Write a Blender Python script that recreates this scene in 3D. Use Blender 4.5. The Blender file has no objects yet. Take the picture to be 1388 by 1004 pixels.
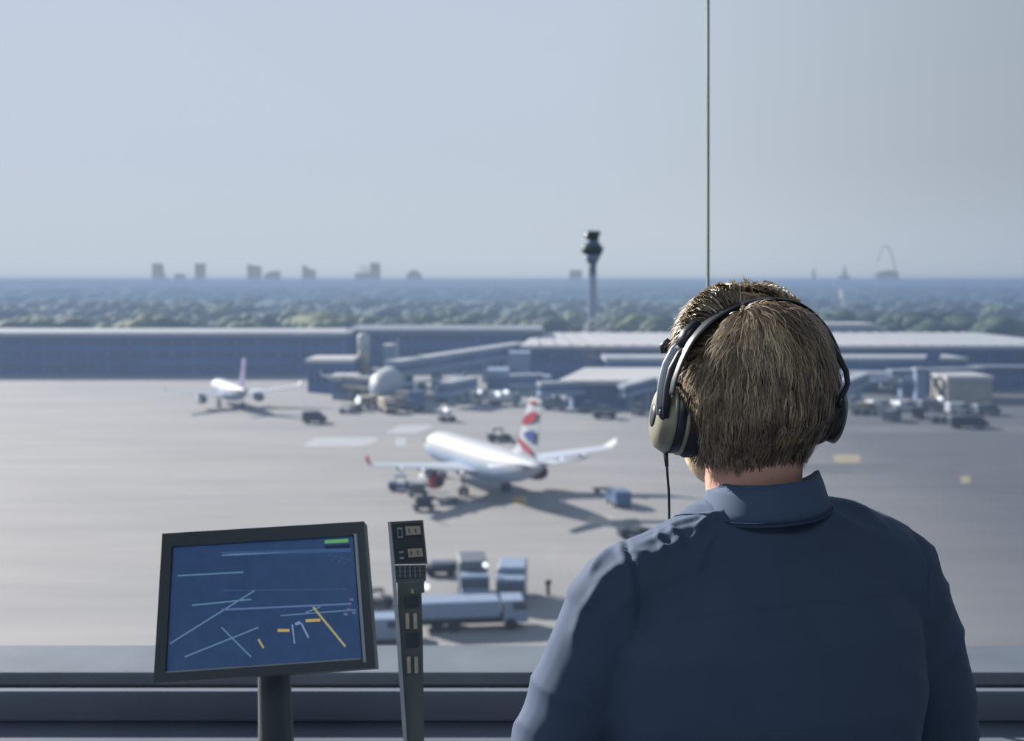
import bpy, math, random
from mathutils import Vector, Matrix, Euler, noise
random.seed(7)
R = math.radians
PI = math.pi
SC = bpy.context.scene
COL = SC.collection
F = 1600.0            # focal length in pixels of the 1388 px wide frame
CX, HY = 694.0, 380.0 # vertical centre line, horizon row
CAMZ = 27.0
FLOORZ = 25.25
DESKZ = 26.15

def P(px, py, Y):
    return Vector(((px - CX) / F * Y, Y, CAMZ - (py - HY) / F * Y))
def G(px, py):
    Y = CAMZ * F / (py - HY)
    return Vector(((px - CX) / F * Y, Y, 0.0))
def ZAT(py, Y):
    return CAMZ - (py - HY) / F * Y
def XAT(px, Y):
    return (px - CX) / F * Y

def lin(c):
    c = c / 255.0
    return c / 12.92 if c <= 0.04045 else ((c + 0.055) / 1.055) ** 2.4
def rgb(r, g, b):
    return (lin(r), lin(g), lin(b), 1.0)

MATS = {}
AK = 1.0   # overall reflectance of painted things in full sun
def mat(name, col, rough=0.6, metal=0.0, var=0.12, scale=6.0, bump=0.0, bscale=40.0, stretch=(1, 1, 1), emit=0.0, spec=0.4, coords='Object', detail=3.0):
    if name in MATS: return MATS[name]
    if not emit: col = tuple(c * AK for c in col[:3]) + (1,)
    m = bpy.data.materials.new(name); m.use_nodes = True
    nt = m.node_tree; n = nt.nodes; l = nt.links
    b = n['Principled BSDF']
    b.inputs['Roughness'].default_value = rough
    b.inputs['Metallic'].default_value = metal
    b.inputs['Specular IOR Level'].default_value = spec
    tc = n.new('ShaderNodeTexCoord'); mp = n.new('ShaderNodeMapping')
    mp.inputs['Scale'].default_value = stretch
    l.new(tc.outputs[coords], mp.inputs['Vector'])
    nz = n.new('ShaderNodeTexNoise'); nz.inputs['Scale'].default_value = scale; nz.inputs['Detail'].default_value = detail
    l.new(mp.outputs['Vector'], nz.inputs['Vector'])
    rp = n.new('ShaderNodeValToRGB')
    rp.color_ramp.elements[0].position = 0.3; rp.color_ramp.elements[1].position = 0.7
    rp.color_ramp.elements[0].color = tuple(max(0, c * (1 - var)) for c in col[:3]) + (1,)
    rp.color_ramp.elements[1].color = tuple(min(1, c * (1 + var)) for c in col[:3]) + (1,)
    l.new(nz.outputs['Fac'], rp.inputs['Fac']); l.new(rp.outputs['Color'], b.inputs['Base Color'])
    if emit:
        l.new(rp.outputs['Color'], b.inputs['Emission Color']); b.inputs['Emission Strength'].default_value = emit
    if bump:
        nb = n.new('ShaderNodeTexNoise'); nb.inputs['Scale'].default_value = bscale; nb.inputs['Detail'].default_value = 4
        l.new(mp.outputs['Vector'], nb.inputs['Vector'])
        bp = n.new('ShaderNodeBump'); bp.inputs['Strength'].default_value = bump
        l.new(nb.outputs['Fac'], bp.inputs['Height']); l.new(bp.outputs['Normal'], b.inputs['Normal'])
    MATS[name] = m
    return m

class MB:
    def __init__(s): s.v = []; s.f = []; s.mi = []; s.smooth = []
    def add(s, vs, fs, mi=0, smooth=False):
        o = len(s.v); s.v += [tuple(v) for v in vs]
        for f in fs: s.f.append(tuple(i + o for i in f)); s.mi.append(mi); s.smooth.append(smooth)
        return s
    def box(s, c, d, rz=0, M=None, mi=0, taper=1.0, shx=0.0):
        hx, hy, hz = d[0] / 2, d[1] / 2, d[2] / 2
        vs = [Vector((x * (taper if z > 0 else 1) + (shx if z > 0 else 0), y * (taper if z > 0 else 1), z)) for z in (-hz, hz) for x, y in ((-hx, -hy), (hx, -hy), (hx, hy), (-hx, hy))]
        rm = Matrix.Rotation(rz, 3, 'Z')
        vs = [rm @ v + Vector(c) for v in vs]
        if M: vs = [M @ v for v in vs]
        return s.add(vs, [(3, 2, 1, 0), (4, 5, 6, 7), (0, 1, 5, 4), (1, 2, 6, 5), (2, 3, 7, 6), (3, 0, 4, 7)], mi)
    def bbox(s, c, d, bev=0.01, rz=0, M=None, mi=0):
        # chamfered box
        hx, hy, hz = d[0] / 2, d[1] / 2, d[2] / 2
        b = min(bev, hx * .49, hy * .49, hz * .49)
        def ring(x, y, z, k): return [(-x + k, -y, z), (x - k, -y, z), (x, -y + k, z), (x, y - k, z), (x - k, y, z), (-x + k, y, z), (-x, y - k, z), (-x, -y + k, z)]
        vs = ring(hx - b, hy - b, -hz, b * .4) + ring(hx, hy, -hz + b, b) + ring(hx, hy, hz - b, b) + ring(hx - b, hy - b, hz, b * .4)
        rm = Matrix.Rotation(rz, 3, 'Z')
        vs = [rm @ Vector(v) + Vector(c) for v in vs]
        if M: vs = [M @ v for v in vs]
        fs = [tuple(range(7, -1, -1)), tuple(range(24, 32))]
        for r in range(3):
            for i in range(8): fs.append((r * 8 + i, r * 8 + (i + 1) % 8, r * 8 + 8 + (i + 1) % 8, r * 8 + 8 + i))
        return s.add(vs, fs, mi)
    def loft(s, rings, cap=True, mi=0, smooth=True, closed=True):
        n = len(rings[0]); vs = [v for r in rings for v in r]; fs = []
        for k in range(len(rings) - 1):
            for i in range(n if closed else n - 1):
                j = (i + 1) % n
                fs.append((k * n + i, k * n + j, (k + 1) * n + j, (k + 1) * n + i))
        if cap:
            fs.append(tuple(range(n - 1, -1, -1))); fs.append(tuple(range((len(rings) - 1) * n, len(rings) * n)))
        return s.add(vs, fs, mi, smooth)
    def ell(s, c, r, seg=20, rings=12, M=None, mi=0, rot=None):
        rs = []
        for k in range(rings + 1):
            t = -PI / 2 + PI * k / rings; ct = max(math.cos(t), 0.01)
            rr = []
            for i in range(seg):
                a = 2 * PI * i / seg
                v = Vector((r[0] * ct * math.cos(a), r[1] * ct * math.sin(a), r[2] * math.sin(t)))
                if rot: v = rot @ v
                v = v + Vector(c)
                if M: v = M @ v
                rr.append(v)
            rs.append(rr)
        return s.loft(rs, True, mi)
    def tube(s, pts, rad, seg=12, mi=0, round_ends=False, flat=None, up=None, M=None, smooth=True):
        pts = [Vector(p) for p in pts]
        if not hasattr(rad, '__len__'): rad = [rad] * len(pts)
        rad = list(rad)
        if round_ends:
            a = (pts[0] - pts[1]).normalized(); b = (pts[-1] - pts[-2]).normalized()
            p0, r0, p1, r1 = pts[0], rad[0], pts[-1], rad[-1]
            pre = [(p0 + a * r0 * math.sin(t), r0 * max(math.cos(t), .05)) for t in (1.5, 1.1, .6)]
            post = [(p1 + b * r1 * math.sin(t), r1 * max(math.cos(t), .05)) for t in (.6, 1.1, 1.5)]
            pts = [x[0] for x in pre] + pts + [x[0] for x in post]
            rad = [x[1] for x in pre] + rad + [x[1] for x in post]
        rs = []; nrm = None
        for k, p in enumerate(pts):
            t = (pts[min(k + 1, len(pts) - 1)] - pts[max(k - 1, 0)]).normalized()
            if nrm is None:
                u = Vector(up) if up else (Vector((0, 0, 1)) if abs(t.z) < .9 else Vector((0, 1, 0)))
                nrm = (u - t * u.dot(t)).normalized()
            else:
                if up: nrm = Vector(up)
                nrm = (nrm - t * nrm.dot(t)).normalized()
            bn = t.cross(nrm)
            fa, fb = flat if flat else (1, 1)
            ring = [p + (nrm * math.cos(2 * PI * i / seg) * fa + bn * math.sin(2 * PI * i / seg) * fb) * rad[k] for i in range(seg)]
            if M: ring = [M @ v for v in ring]
            rs.append(ring)
        return s.loft(rs, True, mi, smooth)
    def lathe(s, prof, seg=24, c=(0, 0, 0), M=None, mi=0, smooth=True):
        rs = []
        for r, z in prof:
            ring = [Vector((c[0] + r * math.cos(2 * PI * i / seg), c[1] + r * math.sin(2 * PI * i / seg), c[2] + z)) for i in range(seg)]
            if M: ring = [M @ v for v in ring]
            rs.append(ring)
        return s.loft(rs, True, mi, smooth)
    def prism(s, poly, d, mi=0):
        # poly: list of Vectors, extruded by vector d
        d = Vector(d); n = len(poly); poly = [Vector(p) for p in poly]
        vs = poly + [p + d for p in poly]
        fs = [tuple(range(n - 1, -1, -1)), tuple(range(n, 2 * n))] + [(i, (i + 1) % n, n + (i + 1) % n, n + i) for i in range(n)]
        return s.add(vs, fs, mi)
    def mesh(s, name):
        me = bpy.data.meshes.new(name); me.from_pydata(s.v, [], s.f)
        me.polygons.foreach_set('material_index', s.mi); me.polygons.foreach_set('use_smooth', s.smooth)
        me.update(); return me
    def build(s, name, m, parent=None, **kw):
        me = s.mesh(name)
        for x in (m if isinstance(m, (list, tuple)) else [m]): me.materials.append(x)
        import bmesh
        bm = bmesh.new(); bm.from_mesh(me); bmesh.ops.recalc_face_normals(bm, faces=bm.faces); bm.to_mesh(me); bm.free()
        o = bpy.data.objects.new(name, me); COL.objects.link(o)
        if parent: o.parent = parent
        if kw: tag(o, **kw)
        return o

def tag(o, label=None, cat=None, group=None, kind=None):
    if label: o['label'] = label
    if cat: o['category'] = cat
    if group: o['group'] = group
    if kind: o['kind'] = kind
    return o
def thing(name, label, cat, loc=(0, 0, 0), rz=0, group=None):
    o = bpy.data.objects.new(name, None); COL.objects.link(o)
    o.empty_display_size = 0.2
    o.location = loc; o.rotation_euler = (0, 0, rz)
    return tag(o, label, cat, group)
def copy_tree(o, parent=None):
    c = o.copy(); COL.objects.link(c); c.parent = parent
    for ch in list(o.children): copy_tree(ch, c)
    return c
def fog_free(o): return o
# ------------------------------------------------------------- camera, sky, sun
cam = bpy.data.cameras.new('camera'); co = bpy.data.objects.new('camera', cam); COL.objects.link(co)
co.location = (0, 0, CAMZ); co.rotation_euler = (PI / 2, 0, 0)
cam.sensor_width = 36.0; cam.lens = 36.0 * F / 1388.0
cam.shift_y = -(502 - HY) / 1388.0
cam.clip_start = 0.05; cam.clip_end = 20000
cam.dof.use_dof = True; cam.dof.focus_distance = 1.42; cam.dof.aperture_fstop = 6.3
SC.camera = co
SC.view_settings.view_transform = 'Standard'; SC.view_settings.look = 'None'
SC.cycles.max_bounces = 8; SC.cycles.transparent_max_bounces = 16
SC.cycles.sample_clamp_indirect = 4.0

w = bpy.data.worlds.new('sky'); SC.world = w; w.use_nodes = True
nt = w.node_tree; n = nt.nodes; l = nt.links
bg = n['Background']
tc = n.new('ShaderNodeTexCoord'); sx = n.new('ShaderNodeSeparateXYZ'); l.new(tc.outputs['Generated'], sx.inputs[0])
rp = n.new('ShaderNodeValToRGB'); e = rp.color_ramp.elements
e[0].position = 0.47; e[0].color = rgb(150, 160, 172)
e[1].position = 1.0; e[1].color = rgb(150, 172, 210)
for pos, c in ((0.5, rgb(199, 210, 221)), (0.515, rgb(197, 208, 220)), (0.545, rgb(196, 206, 222)), (0.62, rgb(195, 206, 224))):
    x = e.new(pos); x.color = c
ma = n.new('ShaderNodeMath'); ma.operation = 'MULTIPLY_ADD'; ma.inputs[1].default_value = 0.5; ma.inputs[2].default_value = 0.5
l.new(sx.outputs['Z'], ma.inputs[0]); l.new(ma.outputs[0], rp.inputs['Fac'])
# the sky is a little greyer away from the sun, towards the right
mr = n.new('ShaderNodeMapRange'); mr.inputs['From Min'].default_value = 0.05; mr.inputs['From Max'].default_value = 0.42
l.new(sx.outputs['X'], mr.inputs['Value'])
mx = n.new('ShaderNodeMix'); mx.data_type = 'RGBA'; mx.blend_type = 'MULTIPLY'
mx.inputs['B'].default_value = (0.88, 0.86, 0.80, 1)
l.new(mr.outputs['Result'], mx.inputs['Factor']); l.new(rp.outputs['Color'], mx.inputs['A'])
l.new(mx.outputs['Result'], bg.inputs['Color']); bg.inputs['Strength'].default_value = 1.0

sun = bpy.data.lights.new('sun', 'SUN'); sun.energy = 11.0; sun.angle = R(0.6); sun.color = (1.0, 0.94, 0.86)
so = bpy.data.objects.new('sun', sun); COL.objects.link(so); so.location = (-20, 30, 60)
sd = Vector((0.69, -0.57, -0.45))     # direction the sunlight travels
so.rotation_euler = sd.to_track_quat('-Z', 'Y').to_euler()

# haze: thin blue air filling the low layer over the airfield
hm = bpy.data.materials.new('haze'); hm.use_nodes = True
nt = hm.node_tree; nt.nodes.clear(); out = nt.nodes.new('ShaderNodeOutputMaterial')
va = nt.nodes.new('ShaderNodeVolumeAbsorption'); ve = nt.nodes.new('ShaderNodeEmission'); ad = nt.nodes.new('ShaderNodeAddShader')
SIG = 1 / 1050.0
va.inputs['Color'].default_value = (0, 0, 0, 1); va.inputs['Density'].default_value = SIG
ve.inputs['Color'].default_value = rgb(140, 163, 194); ve.inputs['Strength'].default_value = SIG
nt.links.new(va.outputs[0], ad.inputs[0]); nt.links.new(ve.outputs[0], ad.inputs[1]); nt.links.new(ad.outputs[0], out.inputs['Volume'])
h = MB().box((0, 3270, 13.4), (9000, 6500, 30.6)).build('haze', hm)
tag(h, 'thin blue haze lying over the airfield and the trees', 'haze', kind='stuff')

def air(name, label, c, size, colour, sig):
    m = bpy.data.materials.new(name); m.use_nodes = True; nt = m.node_tree; nt.nodes.clear(); out = nt.nodes.new('ShaderNodeOutputMaterial')
    va = nt.nodes.new('ShaderNodeVolumeAbsorption'); ve = nt.nodes.new('ShaderNodeEmission'); ad = nt.nodes.new('ShaderNodeAddShader')
    va.inputs['Color'].default_value = (0, 0, 0, 1); va.inputs['Density'].default_value = sig
    ve.inputs['Color'].default_value = colour; ve.inputs['Strength'].default_value = sig
    nt.links.new(va.outputs[0], ad.inputs[0]); nt.links.new(ve.outputs[0], ad.inputs[1]); nt.links.new(ad.outputs[0], out.inputs['Volume'])
    tag(MB().box(c, size).build('haze', m), label, 'haze', kind='stuff')
air('high_haze', 'faint paler haze standing over the distant city skyline', (0, 4300, 150), (9000, 4000, 242), rgb(197, 207, 220), 1 / 3300.0)

# ------------------------------------------------------------- ground
gm = bpy.data.materials.new('apron_concrete'); gm.use_nodes = True
nt = gm.node_tree; n = nt.nodes; l = nt.links; b = n['Principled BSDF']; b.inputs['Roughness'].default_value = .85
tc = n.new('ShaderNodeTexCoord')
def nz(scale, st, det=4):
    mp = n.new('ShaderNodeMapping'); mp.inputs['Scale'].default_value = st; l.new(tc.outputs['Object'], mp.inputs['Vector'])
    q = n.new('ShaderNodeTexNoise'); q.inputs['Scale'].default_value = scale; q.inputs['Detail'].default_value = det
    l.new(mp.outputs['Vector'], q.inputs['Vector']); return q
r1 = n.new('ShaderNodeValToRGB'); r1.color_ramp.elements[0].position = .36; r1.color_ramp.elements[1].position = .64
r1.color_ramp.elements[0].color = (.200, .199, .203, 1); r1.color_ramp.elements[1].color = (.232, .228, .227, 1)
l.new(nz(.05, (.35, 1.6, 1)).outputs['Fac'], r1.inputs['Fac'])
r2 = n.new('ShaderNodeValToRGB'); r2.color_ramp.elements[0].position = .35; r2.color_ramp.elements[1].position = .6
r2.color_ramp.elements[0].color = (.89, .89, .90, 1); r2.color_ramp.elements[1].color = (1, 1, 1, 1)
l.new(nz(.3, (.12, 1, 1)).outputs['Fac'], r2.inputs['Fac'])
m1 = n.new('ShaderNodeMix'); m1.data_type = 'RGBA'; m1.blend_type = 'MULTIPLY'; m1.inputs['Factor'].default_value = 1
l.new(r1.outputs['Color'], m1.inputs['A']); l.new(r2.outputs['Color'], m1.inputs['B'])
# brightness falling off towards the right, painted into the pavement colour
s2 = n.new('ShaderNodeSeparateXYZ'); l.new(tc.outputs['Object'], s2.inputs[0])
mr2 = n.new('ShaderNodeMapRange'); mr2.inputs['From Min'].default_value = 12; mr2.inputs['From Max'].default_value = 60
l.new(s2.outputs['X'], mr2.inputs['Value'])
m2 = n.new('ShaderNodeMix'); m2.data_type = 'RGBA'; m2.blend_type = 'MULTIPLY'; m2.inputs['B'].default_value = (.38, .40, .45, 1)
l.new(mr2.outputs['Result'], m2.inputs['Factor']); l.new(m1.outputs['Result'], m2.inputs['A'])
l.new(m2.outputs['Result'], b.inputs['Base Color'])
ap = MB().add([(-600, -40, 0), (600, -40, 0), (600, 420, 0), (-600, 420, 0)], [(0, 1, 2, 3)]).build('apron', gm)
tag(ap, kind='structure')
fm = mat('far_ground', (.075, .105, .05, 1), .95, scale=.02, var=.5, coords='Object')
fg = MB().add([(-5000, 420, -.1), (5000, 420, -.1), (5000, 9000, -.1), (-5000, 9000, -.1)], [(0, 1, 2, 3)]).build('ground', fm)
tag(fg, kind='structure')
# low rise on the horizon
rows = []
for k, (yy, hh) in enumerate(((4300, 0), (4800, 20), (5400, 29), (6200, 28))):
    rows.append([Vector((x * 100 - 4300, yy, hh * (.85 + .28 * noise.noise(Vector((x * .11, k * .2, 0)))))) for x in range(87)])
hl = MB().loft(rows, cap=False, closed=False).build('hills', mat('hill_woodland', (.035, .06, .05, 1), .95, scale=.01, var=.4))
tag(hl, kind='structure')

# markings and patches painted on the apron
AK = .62
white_p = mat('white_marking_paint', rgb(190, 192, 198), .7, scale=.6)
yel_p = mat('yellow_marking_paint', rgb(212, 188, 128), .7, scale=.6)
dark_p = mat('dark_strip', rgb(104, 106, 112), .9, scale=.2)
def patch(px0, py0, px1, py1, m, name, label, cat='marking', z=.012, skew=0, group=None):
    a, b_, c, d = G(px0, py1), G(px1, py1), G(px1 + skew, py0), G(px0 + skew, py0)
    pts = []
    for p, q in ((a, b_), (b_, c), (c, d), (d, a)):
        for t in (0.12, .5, .88): pts.append(p.lerp(q, t) + Vector((0, 0, z)))
    return MB().add(pts, [tuple(range(len(pts)))]).build(name, m, label=label, cat=cat, group=group)
patch(408, 593, 496, 605, white_p, 'painted_marking', 'long white painted patch on the apron left of the airliner', skew=20)
patch(520, 576, 566, 587, white_p, 'painted_marking', 'pale painted bar on the apron above the airliner nose', skew=24)
patch(536, 593, 550, 604, white_p, 'painted_marking', 'small square white mark beside the long white patch')
patch(694, 672, 714, 684, yel_p, 'painted_marking', 'yellow mark on the concrete inside the airliner shadow')
patch(796, 699, 830, 711, mat('cream_marking_paint', rgb(190, 184, 170), .7), 'painted_marking', 'faint cream mark on the concrete below the airliner shadow')
patch(1130, 616, 1166, 627, mat('worn_yellow_paint', rgb(172, 162, 132), .7, scale=.6), 'painted_marking', 'yellow bar painted on the taxiway right of the headset')
patch(1302, 645, 1315, 655, MATS['worn_yellow_paint'], 'painted_marking', 'small yellow mark at the right end of the taxiway')
patch(1080, 628, 1460, 642, dark_p, 'ground_strip', 'dark strip crossing the apron right of the man', 'pavement', z=.008, skew=10)  # strip of darker ground colour across the apron
patch(880, 577, 1500, 586, mat('mid_tarmac', rgb(118, 119, 124), .9, scale=.2), 'ground_strip', 'thin grey tarmac strip in front of the parked vehicles', 'pavement', z=.006, skew=6)
# ------------------------------------------------------------- aircraft
AK = .62
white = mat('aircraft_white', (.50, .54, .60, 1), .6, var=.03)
belly = mat('aircraft_belly', (.42, .54, .76, 1), .6, var=.04)  # blue of the shaded underside put into the belly colour
wingm = mat('wing_grey', (.58, .64, .74, 1), .6, var=.05)
redm = mat('flag_red', rgb(172, 34, 52), .4, var=.05)
bluem = mat('flag_blue', rgb(30, 66, 140), .4, var=.05)
dark = mat('dark_rubber', rgb(38, 44, 54), .7)
glassd = mat('dark_glass', rgb(52, 68, 92), .15, var=.1, spec=.6)
chrome = mat('bare_metal', rgb(168, 172, 178), .3, metal=.8)

FUS = [(17.0, 3.75, .05), (16.7, 3.8, .55), (16.0, 3.92, 1.05), (14.8, 4.1, 1.55), (13.2, 4.25, 1.95), (11, 4.3, 2.12), (4, 4.3, 2.15), (-4, 4.3, 2.15),
       (-8, 4.4, 2.05), (-11, 4.65, 1.72), (-13.5, 4.95, 1.25), (-15.4, 5.25, .8), (-16.8, 5.5, .38), (-17.1, 5.55, .12)]
def aircraft(label, loc, heading, scale=1.0, marks=True, fincol=None, group=None, engine_red=True, fus_r=1.0, name='airliner'):
    t = thing(name, label, 'airplane', loc, heading, group)
    t.scale = (scale,) * 3
    def ring(x, zc, r, seg=28):
        r *= fus_r
        return [Vector((x, r * math.cos(2 * PI * i / seg), zc + r * math.sin(2 * PI * i / seg))) for i in range(seg)]
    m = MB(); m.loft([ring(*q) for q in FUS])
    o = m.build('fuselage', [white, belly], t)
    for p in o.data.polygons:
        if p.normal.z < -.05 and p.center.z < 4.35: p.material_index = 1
    cw = MB()
    for s in (-1, 1):
        for k, (x, y) in enumerate(((15.3, .5), (14.95, .98), (14.4, 1.42))):
            cw.box((x, s * y, 4.82 - .02 * k), (.5, .5, .42), rz=-s * (1.1 - k * .35), taper=.75)
    cw.build('cockpit_windows', glassd, t)
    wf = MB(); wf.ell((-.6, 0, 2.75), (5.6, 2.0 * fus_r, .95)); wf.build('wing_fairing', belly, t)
    # wings
    def foil(x0, x1, y, z, th, n=12):
        c = x0 - x1; pts = []
        for i in range(n):
            a = 2 * PI * i / n
            u = .5 + .5 * math.cos(a); pts.append(Vector((x1 + c * u, y, z + th * c * math.sin(a) * (.25 + .75 * math.sqrt(max(1 - abs(u - .65), 0))) )))
        return pts
    for s in (-1, 1):
        w_ = MB(); w_.loft([foil(4.6, -3.4, s * 1.4, 3.15, .055), foil(2.0, -3.4, s * 6.2, 3.75, .05), foil(-3.1, -5.6, s * 16.4, 5.2, .045)], smooth=False)
        wo = w_.build('wing', wingm, t)
        wl = MB(); wl.loft([foil(-3.2, -5.6, s * 16.35, 5.2, .04), foil(-4.3, -5.9, s * 16.9, 5.9, .04), foil(-5.0, -6.1, s * 17.1, 6.5, .035)])
        wl.build('winglet', redm if (s > 0 and engine_red) else white, wo)
        for y in (4.2, 9.6, 12.6): MB().ell((-3.4 - .13 * (y - 4), s * y, 3.25 + .15 * (y - 4) - .1), (1.5, .22, .3), seg=8, rings=6).build('flap_fairing', wingm, wo)
        # engine
        en = MB(); Mx = Matrix.Translation((-2.4, s * 7.2, 2.45)) @ Matrix.Rotation(PI / 2, 4, 'Y')
        en.lathe([(1.0, 2.6), (1.16, 2.45), (1.25, 1.6), (1.22, .3), (1.02, -.6), (.95, -.75)], 24, M=Mx)
        eo = en.build('engine', white, t)
        ex = MB(); ex.lathe([(1.06, -.45), (1.0, -.8), (.78, -1.35), (.7, -1.4)], 24, M=Mx); ex.build('engine_cowl', redm if engine_red else wingm, eo)
        nz_ = MB(); nz_.lathe([(.62, -1.2), (.5, -1.7), (.2, -2.2), (.05, -2.4)], 20, M=Mx); nz_.build('exhaust_cone', dark, eo)
        fn = MB(); fn.lathe([(.98, 2.5), (.9, 2.62), (.3, 2.66), (.05, 2.9)], 24, M=Mx); fn.build('fan', dark, eo)
        py_ = MB(); py_.prism([Vector((-.8, s * 7.2 - .15, 3.3)), Vector((-4.4, s * 7.2 - .15, 3.3)), Vector((-3.8, s * 7.2 - .15, 3.85)), Vector((-.5, s * 7.2 - .15, 3.85))], (0, .3, 0)); py_.build('pylon', wingm, eo)
        hs = MB(); hs.loft([foil(-12.6, -15.6, s * .6, 5.4, .045), foil(-15.0, -16.6, s * 6.2, 5.9, .04)]); hs.build('tailplane', wingm, t)
    # fin
    def fr(x0, x1, z, th): return [Vector((x0, 0, z)), Vector(((x0 * .6 + x1 * .4), th, z)), Vector((x1, .03, z)), Vector((x1, -.03, z)), Vector(((x0 * .6 + x1 * .4), -th, z))]
    fb = MB(); fb.loft([fr(-8.0, -15.8, 5.9, .25), fr(-10.2, -15.9, 6.9, .25), fr(-11.0, -16.0, 7.8, .24), fr(-13.6, -16.9, 12.8, .14), fr(-14.1, -17.0, 13.3, .06)], smooth=False)
    fo = fb.build('tail_fin', fincol or white, t)
    if marks:
        def mk(pts, m, nm):
            # pts in photo pixels; (x local, z) on the fin
            q = []
            for X, Y in pts:
                px = 490 + X / 3.966; py = 520 + Y / 3.966
                x = -16.0 - (px - 726.5) / 5.0; z = CAMZ - (py - HY) * 139.5 / F
                q.append((x, z))
            for s in (1, -1):
                mm = MB(); vs = []
                for x, z in q:
                    vs.append(Vector((x, s * .27, z)))
                mm.prism(vs, (0, s * .02, 0)); mm.build(nm, m, fo)
        mk([(905, 88), (922, 80), (942, 78), (941, 92), (925, 98), (908, 102)], redm, 'fin_marking')
        mk([(866, 222), (872, 192), (888, 165), (912, 143), (943, 132), (941, 165), (930, 185), (905, 205), (880, 216)], redm, 'fin_marking')
        mk([(872, 268), (895, 250), (932, 233), (931, 302), (912, 304), (892, 290)], bluem, 'fin_marking')
        mk([(842, 282), (856, 296), (880, 316), (905, 334), (918, 350), (919, 374), (895, 366), (866, 345), (850, 318)], redm, 'fin_marking')
    # landing gear
    for x, y, r in ((12.2, 0, .42), (-1.6, 3.0, .58), (-1.6, -3.0, .58)):
        g = MB(); g.tube([(x, y, 3), (x, y, r)], .14, 8)
        go = g.build('landing_gear', chrome, t)
        for s in (-1, 1):
            wh = MB(); wh.lathe([(r * .6, -.16), (r, -.14), (r, .14), (r * .6, .16)], 16, M=Matrix.Translation((x, y + s * .38, r)) @ Matrix.Rotation(PI / 2, 4, 'X'))
            wh.build('wheel', dark, go)
    return t
HEAD = math.atan2(.895, -.445)
main_plane = aircraft('white twin engine airliner with red and blue striped tail rolling across the apron', (-4.15, 151, 0), HEAD)
purple = mat('violet_fin', rgb(150, 140, 185), .5, var=.3, scale=.3)
left_plane = aircraft('white airliner with pale violet tail parked far left by the dark terminal', (XAT(311, 252), 252, 0), HEAD, .84, marks=False, fincol=purple, engine_red=False)
nose_plane = aircraft('wide airliner parked nose towards the camera at a gate among loaders', (XAT(518, 252), 268, 0), -PI / 2 - .02, 1.0, marks=False, engine_red=False, fus_r=1.5)
far_plane = aircraft('white airliner parked side on at the gate behind the vans on the right', (XAT(1195, 285), 285, 0), R(160), .8, marks=False, fincol=mat('blue_fin', rgb(70, 92, 140), .5), engine_red=False)
# ------------------------------------------------------------- terminal buildings
roofm = mat('pale_roof', (.66, .65, .66, 1), .6, scale=.05, var=.08)
roof2 = mat('grey_roof', (.24, .27, .33, 1), .7, scale=.08, var=.15)
blue_w = mat('blue_wall', (.06, .15, .40, 1), .5, scale=.08, var=.25)
blue_d = mat('dark_blue_glazing', (.03, .085, .25, 1), .25, scale=.2, var=.35)
bluep = mat('pale_blue_panel', (.26, .36, .54, 1), .5, scale=.2, var=.12)
pale = mat('pale_panel', (.50, .53, .58, 1), .6, scale=.2, var=.1)
beige = mat('beige_panel', (.52, .48, .40, 1), .7, scale=.3, var=.15)
groundm = mat('service_floor', (.09, .10, .12, 1), .8, scale=.1)

def hall(label, px0, px1, Y0, Y1, z, name='terminal_building', roof=roofm, wall=blue_w, wins=2, overhang=2.0, bays=0, slant=0, cat='building', thick=.9, posts=True):
    x0, x1 = XAT(px0, Y0), XAT(px1, Y0); xc = (x0 + x1) / 2; w = x1 - x0; d = Y1 - Y0; yc = (Y0 + Y1) / 2
    t = thing(name, label, cat, (xc, yc, 0))
    h = z - thick
    MB().prism([Vector((-w / 2, -d / 2, 0)), Vector((w / 2, -d / 2, 0)), Vector((w / 2, d / 2, 0)), Vector((-w / 2 + max(0, slant + 1), d / 2, 0))], (0, 0, h)).build('wall', wall, t)
    r = MB()
    if slant:   # roof plan with a skewed left end
        r.prism([Vector((-w / 2 - overhang, -d / 2 - overhang, h)), Vector((w / 2 + overhang, -d / 2 - overhang, h)), Vector((w / 2 + overhang, d / 2, h)), Vector((-w / 2 + slant, d / 2, h))], (0, 0, thick))
    else:
        r.box((0, -overhang / 2, z - thick / 2), (w + overhang, d + overhang, thick))
    ro = r.build('roof', roof, t)
    if bays:
        rb = MB()
        for k in range(1, bays): rb.box((-w / 2 + w * k / bays, -overhang / 2, z + .15), (.5, d + overhang, .16))
        rb.build('roof_ribs', pale, ro)
    for k in range(wins):
        zz = h * (k + .55) / wins
        g = MB(); g.box((0, -d / 2 - .05, zz), (w * .98, .16, h / wins * .5))
        go = g.build('window_band', blue_d, t)
        mm = MB(); nn = max(6, int(w / 6))
        for q in range(nn + 1): mm.box((-w * .49 + w * .98 * q / nn, -d / 2 - .16, zz), (.22, .1, h / wins * .5))
        mm.build('mullions', bluep, go)
    return t
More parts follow.
